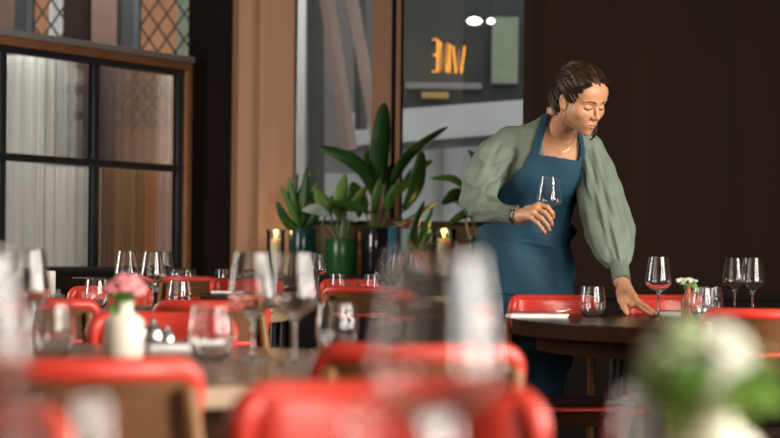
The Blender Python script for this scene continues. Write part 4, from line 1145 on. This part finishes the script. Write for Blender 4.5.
# pocket on the apron (its top hem is a raised band)
pk = poly2d(XA[:, 0, :], ZA[:, 0, :], [XZ(491, 231), XZ(561, 243), XZ(560, 300), XZ(487, 292)])[:, None, :]
pk2 = poly2d(XA[:, 0, :], ZA[:, 0, :], [XZ(491, 231), XZ(561, 243), XZ(561, 248), XZ(491, 236)])[:, None, :]
pos = np.abs(off - 0.0055) - 0.0028
pc = smax(smax(pos, np.broadcast_to(pk, pos.shape), 0.002), YAp - cyl, 0.002)
pc = np.minimum(pc, smax(smax(np.abs(off - 0.008) - 0.003, np.broadcast_to(pk2, pos.shape), 0.002), YAp - cyl, 0.002))
V, Fc = nets(pc, LOa, Ha); V = relax(V, Fc, 2)
put('apron_pocket', [(V, Fc)], 'apron')

# ---- head (local frame: x = her left, y = forward, z = up)
yaw, pit, rol = math.radians(37), math.radians(25), math.radians(4)
hf = Vector((math.sin(yaw), -math.cos(yaw), 0)); zz = Vector((0, 0, 1))
f_ = hf * math.cos(pit) - zz * math.sin(pit); up_ = zz * math.cos(pit) + hf * math.sin(pit)
lf_ = up_.cross(f_) * -1.0                       # lateral
R_ = Matrix.Rotation(rol, 3, f_)
up_ = R_ @ up_; lf_ = R_ @ lf_
HC = P(579.0, 97.0, 6.50); HS = 1.0
BM = np.array([[lf_[i], f_[i], up_[i]] for i in range(3)])       # local -> world columns
def to_world(V): return V @ BM.T * HS + np.array(HC)
def l2w(p): return to_world(np.array([p], float))[0]
def w2l(p): return (np.array(p, float) - np.array(HC)) @ BM / HS
XH, YH, ZH, LOh, Hh = grid((-0.105, -0.125, -0.20), (0.105, 0.135, 0.135), 0.0021)
AX = np.abs(XH)
hd = ell(XH, YH, ZH, (0, -0.012, 0.035), (0.074, 0.093, 0.083))
hd = smin(hd, ell(XH, YH, ZH, (0, 0.028, -0.030), (0.060, 0.064, 0.078)), 0.03)
hd = smin(hd, ell(AX, YH, ZH, (0.046, 0.004, -0.052), (0.016, 0.030, 0.026)), 0.03)
hd = smin(hd, ell(XH, YH, ZH, (0, 0.074, -0.096), (0.017, 0.016, 0.014)), 0.024)
hd = smin(hd, ell(XH, YH, ZH, (0, 0.078, -0.066), (0.022, 0.016, 0.018)), 0.018)
hd = smin(hd, ell(AX, YH, ZH, (0.041, 0.058, -0.024), (0.019, 0.019, 0.019)), 0.026)
hd = smin(hd, ell(XH, YH, ZH, (0, 0.060, 0.045), (0.055, 0.030, 0.035)), 0.03)
hd = smin(hd, rcone(AX, YH, ZH, (0.008, 0.086, 0.019), (0.044, 0.070, 0.021), 0.0075, 0.006), 0.014)
hd = smax(hd, -ell(AX, YH, ZH, (0.030, 0.101, 0.000), (0.019, 0.0165, 0.0125)), 0.016)
# nose
nose = smin(rcone(XH, YH, ZH, (0, 0.085, 0.010), (0, 0.1075, -0.029), 0.0065, 0.0085), ell(AX, YH, ZH, (0.0105, 0.0965, -0.0335), (0.0072, 0.0092, 0.0066)), 0.008)
hd = smin(hd, nose, 0.009)
hd = smax(hd, -ell(AX, YH, ZH, (0.0062, 0.1035, -0.0415), (0.0036, 0.0055, 0.0030)), 0.003)
# eyelids (looking down)
hd = smin(hd, ell(AX, YH, ZH, (0.0305, 0.0745, -0.001), (0.0145, 0.0135, 0.0115)), 0.004)
crease = np.abs(ZH - (0.0065 - 12 * (AX - 0.0305) ** 2)) + np.maximum(0, np.abs(AX - 0.0305) - 0.013) * 3
hd = hd + 0.0011 * np.exp(-(crease / 0.0015) ** 2) * (YH > 0.06)
# lips
li = smin(rcone(AX, YH, ZH, (0.004, 0.0960, -0.0600), (0.0205, 0.0845, -0.0640), 0.0050, 0.0022), rcone(AX, YH, ZH, (0.0, 0.0945, -0.0705), (0.0185, 0.0850, -0.0660), 0.0062, 0.0025), 0.0025)
hd = smin(hd, li, 0.005)
ml = np.abs(ZH - (-0.0650 - 2.0 * AX ** 2 + 0.003 * (AX < 0.004))) + np.maximum(0, AX - 0.021) * 3
hd = hd + 0.0022 * np.exp(-(ml / 0.0013) ** 2) * (YH > 0.07)
# ears
ear = ell(AX, YH + 0.22 * (ZH), ZH, (0.0750, -0.010, -0.010), (0.0080, 0.0150, 0.0245))
ear = smin(ear, ell(AX, YH, ZH, (0.0735, -0.001, -0.034), (0.0058, 0.0085, 0.0085)), 0.008)
ear = smax(ear, -ell(AX, YH + 0.2 * ZH, ZH, (0.0850, -0.006, -0.006), (0.0085, 0.0095, 0.0160)), 0.005)
hd = smin(hd, ear, 0.008)
# neck, in the same field
nb = w2l(T(559, 136, 6.70)); nm = (0, -0.028, -0.065)
mid = tuple((np.array(nb) * 0.5 + np.array(nm) * 0.5 + np.array([0, -0.004, 0])))
hd = smin(hd, chain(XH, YH, ZH, [(0, -0.03, -0.02), nm, mid, nb], [0.045, 0.045, 0.044, 0.055], 0.02), 0.013)
Vh, Fh = nets(hd, LOh, Hh); Vh = relax(Vh, Fh, 1, 0.4)
head_local = Vh.copy()
head_w = to_world(Vh)
# upper chest and shoulders under the blouse
XC, YCc, ZC, LOc, Hc = grid((PX(500, 6.7), 6.56, T(0, 190, 6.7)[2]), (PX(602, 6.7), 6.84, T(0, 104, 6.7)[2]), 0.005)
tc = smin(torso(XC, YCc, ZC), smin(rcone(XC, YCc, ZC, RA[0], T(548, 129, 6.71), 0.046, 0.050), rcone(XC, YCc, ZC, LA[0], T(566, 131, 6.70), 0.042, 0.048), 0.03), 0.03) + 0.006
tc = smin(tc, chain(XC, YCc, ZC, [T(561, 150, 6.705), T(559, 134, 6.70), tuple(l2w(mid))], [0.045, 0.056, 0.048], 0.02), 0.03)
cl1, cl2 = T(556, 139, 6.64), T(566, 141, 6.64)      # collar bones
tc = smin(tc, rcone(XC, YCc, ZC, cl1, T(535, 133, 6.66), 0.006, 0.006), 0.012)
tc = smin(tc, rcone(XC, YCc, ZC, cl2, T(577, 138, 6.66), 0.006, 0.005), 0.012)
Vc, Fcst = nets(tc, LOc, Hc); Vc = relax(Vc, Fcst, 2)

# ---- hands
def hand(wrist, palm, fingers, thumb, lo, hi, forearm):
    X, Y, Z, L, h = grid(lo, hi, 0.0019)
    d = chain(X, Y, Z, forearm, [0.023, 0.0240], 0.01)
    for a, b, ra, rb_ in palm: d = smin(d, rcone(X, Y, Z, a, b, ra, rb_), 0.012)
    fg = None
    for pts, r in fingers:
        c = chain(X, Y, Z, pts, r, 0.003); fg = c if fg is None else np.minimum(fg, c)
    d = smin(d, fg, 0.006)
    d = smin(d, chain(X, Y, Z, thumb[0], thumb[1], 0.004), 0.008)
    V, Fc = nets(d, L, h); return relax(V, Fc, 1, 0.4), Fc
FR = [0.0088, 0.0083, 0.0076, 0.0064]
GX, GD = 548.0, 6.452                       # the held glass's stem
# her right hand (picture left) closed on the stem
kn = [T(538.5, 203.5, 6.435), T(535.5, 206.5, 6.425), T(532.5, 211.0, 6.425), T(530, 216, 6.43)]
p1 = [T(547.0, 205.5, 6.412), T(544.5, 211, 6.405), T(541, 216.5, 6.407), T(537, 221.0, 6.412)]
p2 = [T(551.8, 211.0, 6.424), T(550.0, 217.5, 6.420), T(547, 223.5, 6.422), T(542.0, 227.0, 6.424)]
p3 = [T(552.8, 215.5, 6.440), T(551.5, 222.5, 6.436), T(549, 228.0, 6.438), T(544.5, 230.5, 6.438)]
wr = T(521, 215, 6.49)
handA = hand(wr, [(wr, kn[0], 0.021, 0.012), (wr, kn[1], 0.021, 0.0125), (wr, kn[2], 0.020, 0.012), (wr, kn[3], 0.019, 0.011), (T(529, 209, 6.46), T(531, 214, 6.46), 0.016, 0.015)],
             [([kn[i], p1[i], p2[i], p3[i]], FR if i < 3 else [0.0076, 0.0072, 0.0064, 0.0056]) for i in range(4)],
             ([T(527, 208, 6.475), T(537, 207, 6.488), T(545, 210, 6.484), T(550, 213, 6.474)], [0.014, 0.011, 0.0095, 0.0075]),
             (PX(506, 6.5), 6.38, T(0, 240, 6.45)[2]), (PX(562, 6.5), 6.57, T(0, 190, 6.45)[2]), [T(513, 214.0, 6.535), wr])
# her left hand (picture right) spread flat on the table
wl_ = T(621.5, 279, 6.468); zt_ = 0.7515
def tabp(px, d, z): return (PX(px, d), d, zt_ + z)
kb = [tabp(634.5, 6.375, 0.040), tabp(637.5, 6.415, 0.046), tabp(638.5, 6.450, 0.044), tabp(637, 6.48, 0.036)]
q1 = [tabp(641.5, 6.345, 0.026), tabp(645.5, 6.395, 0.031), tabp(646.5, 6.44, 0.030), tabp(643.5, 6.482, 0.024)]
q2 = [tabp(647.5, 6.325, 0.0125), tabp(652.0, 6.380, 0.0145), tabp(652.5, 6.432, 0.0145), tabp(648.5, 6.483, 0.0125)]
q3 = [tabp(651.8, 6.312, 0.0075), tabp(656.3, 6.372, 0.0078), tabp(656.8, 6.426, 0.0078), tabp(651.8, 6.484, 0.0065)]
handB = hand(wl_, [(wl_, kb[0], 0.021, 0.012), (wl_, kb[1], 0.022, 0.0125), (wl_, kb[2], 0.021, 0.012), (wl_, kb[3], 0.019, 0.011), (tabp(626, 6.40, 0.066), tabp(630, 6.46, 0.066), 0.018, 0.016), (tabp(624.5, 6.385, 0.058), tabp(632, 6.375, 0.036), 0.018, 0.013)],
             [([kb[i], q1[i], q2[i], q3[i]], FR if i < 3 else [0.0076, 0.0070, 0.0062, 0.0054]) for i in range(4)],
             ([tabp(621, 6.425, 0.082), tabp(621.8, 6.370, 0.052), tabp(624.5, 6.342, 0.028), tabp(627.5, 6.322, 0.0090)], [0.017, 0.0135, 0.0105, 0.0080]),
             (PX(606, 6.45), 6.29, 0.745), (PX(662, 6.45), 6.52, T(0, 270, 6.45)[2]), [T(621, 274, 6.482), wl_])
# arms inside the sleeves, so the body is one figure
XD, YD, ZD, LOd, Hd = grid((PX(462, 6.7), 6.44, T(0, 290, 6.5)[2]), (PX(632, 6.7), 6.80, T(0, 125, 6.7)[2]), 0.009)
arms = smin(chain(XD, YD, ZD, RA, [0.042, 0.040, 0.036, 0.034, 0.030, 0.024, 0.021], 0.01), chain(XD, YD, ZD, LA, [0.038, 0.038, 0.036, 0.034, 0.030, 0.025, 0.020, 0.020], 0.01), 0.01)
Va, Fa = nets(arms, LOd, Hd)
body = put('body', [(head_w, Fh), (Vc, Fcst), handA, handB, (Va, Fa)], 'skin')
# lips, brows and lash lines are coloured regions of the face
me = body.data
for m in ('lips', 'brow_hair', 'lash'): me.materials.append(MATS[m])
fc = head_local[Fh].mean(1); ax = np.abs(fc[:, 0]); mi = np.zeros(len(me.polygons), np.int32)
lipz = -0.0650 - 2.0 * ax ** 2
up_l = 0.0072 * np.clip(1 - (ax / 0.0225) ** 2, 0, 1) ** 0.7; lo_l = 0.0098 * np.clip(1 - (ax / 0.0215) ** 2, 0, 1) ** 0.7
isl = (fc[:, 1] > 0.075) & (ax < 0.0225) & (fc[:, 2] < lipz + up_l) & (fc[:, 2] > lipz - lo_l)
bz = 0.0205 + 0.004 * np.sin(np.clip((ax - 0.012) / 0.034, 0, 1) * np.pi) - 0.001
isb = (fc[:, 1] > 0.045) & (ax > 0.011) & (ax < 0.047) & (np.abs(fc[:, 2] - bz) < 0.0034 * (1 - 0.55 * np.clip((ax - 0.02) / 0.03, 0, 1)))
lz = -0.0075 + 14 * (ax - 0.0305) ** 2
isd = (fc[:, 1] > 0.05) & (np.abs(ax - 0.031) < 0.0165) & (np.abs(fc[:, 2] - lz) < 0.0026)
mi[:len(fc)][isl] = 1; mi[:len(fc)][isb] = 2; mi[:len(fc)][isd] = 3
me.polygons.foreach_set('material_index', mi)

# ---- hair: combed cap, low bun, loose strands
def hairline(X, Y, Z):
    """>0 on the face side of the hairline"""
    A = np.abs(X)
    zl = 0.075 - 5.5 * A ** 2 - np.clip(A - 0.045, 0, 1) * 0.9
    g = Y - (0.066 - 1.05 * (Z - 0.052) * 0 - np.clip(0.055 - Z, 0, 0.2) * 0.62)     # temple to ear line
    return g, zl
XR, YR, ZR, LOr, Hr = grid((-0.105, -0.155, -0.125), (0.105, 0.125, 0.145), 0.0024)
cap = ell(XR, YR, ZR, (0, -0.013, 0.040), (0.085, 0.099, 0.087))
cap = smin(cap, ell(XR, YR, ZR, (0, -0.058, -0.030), (0.066, 0.060, 0.064)), 0.04)
ang = np.arctan2(XR, ZR - 0.02 + 0.5 * (YR + 0.12)); 
cap = cap - 0.0022 * np.sin(ang * 46 + 18 * YR + 2 * np.sin(9 * ang)) - 0.0028 * np.sin(ang * 15 + 11 * YR + 1.0) + 0.0035 * np.exp(-((XR + 0.012) / 0.006) ** 2) * (YR > -0.01) * (ZR > 0.06)
# cut away the face: forehead arc and temples
AR_ = np.abs(XR)
face = smin(ell(XR, YR, ZR, (0, 0.092, -0.026), (0.064, 0.056, 0.098)), ell(XR, YR, ZR, (0, 0.085, -0.085), (0.095, 0.105, 0.075)), 0.02)
face = smin(face, ell(AR_, YR, ZR, (0.092, 0.004, -0.026), (0.028, 0.024, 0.032)), 0.015)
cap = smax(cap, -face, 0.008)
cap = smax(cap, -ell(XR, YR, ZR, (0, 0.03, -0.13), (0.075, 0.085, 0.075)), 0.01)
bun = ell(XR, YR, ZR, (0.006, -0.108, -0.040), (0.036, 0.032, 0.034))
bun = bun - 0.003 * np.sin(np.arctan2(XR, ZR + 0.04) * 3 + np.sqrt(XR ** 2 + (ZR + 0.04) ** 2) * 300)
cap = smin(cap, bun, 0.012)
Vr, Fr = nets(cap, LOr, Hr); Vr = relax(Vr, Fr, 1, 0.3)
hair_o = put('hair', [(to_world(Vr), Fr)], 'hair')
hs = MB(); hr_ = random.Random(5)
def strand(pts, r):
    pts = [Vector(to_world(np.array([p], float))[0] - PO) for p in pts]
    out = []
    for i in range(13):
        t = i / 12 * (len(pts) - 1); k = min(int(t), len(pts) - 2); f = t - k
        p0, p1_, p2_, p3_ = pts[max(k - 1, 0)], pts[k], pts[k + 1], pts[min(k + 2, len(pts) - 1)]
        out.append(0.5 * ((2 * p1_) + (-p0 + p2_) * f + (2 * p0 - 5 * p1_ + 4 * p2_ - p3_) * f * f + (-p0 + 3 * p1_ - 3 * p2_ + p3_) * f ** 3))
    hs.tube(out, [r * (0.5 + 0.5 * math.sin(math.pi * (0.25 + 0.7 * i / 12))) for i in range(13)], n=5)
# strands combed from the parting over the head to the bun
for k in range(150):
    a = hr_.uniform(-1.35, 1.35); y0 = hr_.uniform(-0.02, 0.075)
    def onh(y, a, lift=0.0):
        q = max(0.02, 1 - ((y + 0.014) / 0.102) ** 2) ** 0.5
        return (0.0850 * q * math.sin(a) * (1 + lift), y, 0.040 + 0.0870 * q * math.cos(a) * (1 + lift))
    lift = hr_.uniform(0.0, 0.035)
    pts = [onh(y0, a * 0.55, lift), onh(y0 * .4 - .03, a * 0.9, lift), onh(-0.085, a * 1.3, lift), (0.02 * math.sin(a), -0.112, -0.02 + 0.012 * math.cos(a * 2))]
    strand(pts, hr_.uniform(0.0011, 0.0022))
for sx in (-1, 1):
    for k in range(16):
        x0 = sx * (0.060 + hr_.uniform(0, .012)); 
        strand([(sx * (0.030 + hr_.uniform(0, .02)), 0.076 + hr_.uniform(-.01, .004), 0.086 + hr_.uniform(-.012, .008)), (x0 + sx * .006, 0.046, 0.052 + hr_.uniform(-.012, .01)), (sx * 0.082, -0.004, 0.034 + hr_.uniform(-.012, .016)), (sx * 0.062, -0.070, -0.006 + hr_.uniform(-.02, .02)), (0.01, -0.115, -0.04)], hr_.uniform(0.0014, 0.0026))
# loose lock on her far side, and wisps by the near ear
for k in range(22):
    o = hr_.uniform(-.009, .009); o2 = hr_.uniform(-.009, .009)
    strand([(-0.066, 0.030 + o, 0.030), (-0.078 + o * .4, 0.026 + o, -0.03), (-0.080 + o2, 0.030 + o2, -0.085), (-0.070 + o, 0.038 + o2, -0.120), (-0.076 + o2, 0.030 + o, -0.142 + o)], hr_.uniform(0.0012, 0.0024))
for k in range(3):
    o = hr_.uniform(-.006, .006)
    strand([(0.070, 0.026 + o, 0.030), (0.076, 0.022 + o, -0.02), (0.070 + o * .3, 0.020 + o, -0.055), (0.066, 0.012 + o, -0.085)], 0.0005)
for k in range(10):
    o = hr_.uniform(-.02, .02)
    strand([(0.01 + o, -0.10, -0.05), (0.0 + o, -0.112, -0.085), (-0.012 + o, -0.098 + o * .3, -0.115)], 0.0009)
hs.build('hair_strands', 'hair', hair_o)

# ---- watch, necklace
wm = MB(); ac, bc = Vector(T(516.6, 214.5, 6.515)) - Vector(PO), Vector(T(519.2, 215, 6.50)) - Vector(PO)
tdir = (bc - ac).normalized(); u = tdir.cross(Vector((0, 0.3, 1))).normalized(); v = tdir.cross(u)
wt = bpy.data.objects.new('wristwatch', None); COL.objects.link(wt); wt.parent = person
rings = []
for k in range(40):
    q = 2 * math.pi * k / 40; rd = u * math.cos(q) + v * math.sin(q); c = (ac + bc) / 2
    rings.append([c + rd * 0.0275 - tdir * 0.0075, c + rd * 0.0300 - tdir * 0.0075, c + rd * 0.0300 + tdir * 0.0075, c + rd * 0.0275 + tdir * 0.0075])
MB().loft(rings, closed=True).build('strap', 'steel', wt, angle=30)
wdir = (Vector((0.0, -0.75, 0.65)) - tdir * Vector((0.0, -0.75, 0.65)).dot(tdir)).normalized()
wq = wdir.to_track_quat('Z', 'Y').to_matrix().to_4x4(); wq.translation = (ac + bc) / 2 + wdir * 0.029
MB().lathe([(0.0005, 0), (0.0155, 0), (0.0165, 0.002), (0.0165, 0.006), (0.0140, 0.0075), (0.0135, 0.0065), (0.0005, 0.0065)], 28, M=wq).build('case', 'chrome', wt)
MB().lathe([(0.0005, 0.0066), (0.0133, 0.0066), (0.0133, 0.0070), (0.0005, 0.0071)], 28, M=wq).build('dial', 'watch_face', wt)
nl = [T(546, 126, 6.655), T(547, 136, 6.632), T(552, 147, 6.617), T(559, 151.5, 6.612), T(567, 148, 6.616), T(573, 138, 6.635)]
MB().tube([Vector(p) - Vector(PO) for p in nl], 0.0005, n=6).build('necklace', 'gold', person)
# ---- trousers and shoes (below the apron)
XT, YT, ZTt, LOt, Ht = grid((PX(455, 6.9), 6.70, 0.03), (PX(580, 6.9), 7.05, 0.95), 0.010)
hipc = PX(519, 6.88); lx = [hipc - 0.085, hipc + 0.085]
tr_ = smin(ell(XT, YT, ZTt, (hipc, 6.885, 0.86), (0.165, 0.115, 0.12)), smin(chain(XT, YT, ZTt, [(lx[0], 6.885, 0.82), (lx[0] - .01, 6.88, 0.46), (lx[0] - .015, 6.90, 0.07)], [0.085, 0.06, 0.048], 0.02),
      chain(XT, YT, ZTt, [(lx[1], 6.885, 0.82), (lx[1] + .005, 6.88, 0.46), (lx[1] + .01, 6.90, 0.07)], [0.085, 0.06, 0.048], 0.02), 0.01), 0.05)
V, Fc = nets(np.maximum(tr_, 0.05 - ZTt), LOt, Ht); put('trousers', [(relax(V, Fc, 1), Fc)], 'trousers')
for x in (lx[0] - .015, lx[1] + .01):
    XT, YT, ZTt, LOt, Ht = grid((x - 0.07, 6.72, -0.02), (x + 0.07, 7.02, 0.13), 0.006)
    sd = smin(ell(XT, YT, ZTt, (x, 6.81, 0.03), (0.045, 0.085, 0.045)), ell(XT, YT, ZTt, (x, 6.92, 0.045), (0.036, 0.06, 0.065)), 0.03)
    V, Fc = nets(np.maximum(sd, 0.002 - ZTt), LOt, Ht); put('shoe', [(V, Fc)], 'shoe')

# ---- the glass she holds
hg = link('wine_glass', WG['base']); hg.location = Vector(T(GX - 1.0, 233.5, GD)); hg.rotation_euler = (math.radians(-2), math.radians(2), 0)
tag(hg, 'wine glass held by the stem in the woman\'s hand', 'wine glass', 'clear wine glasses')
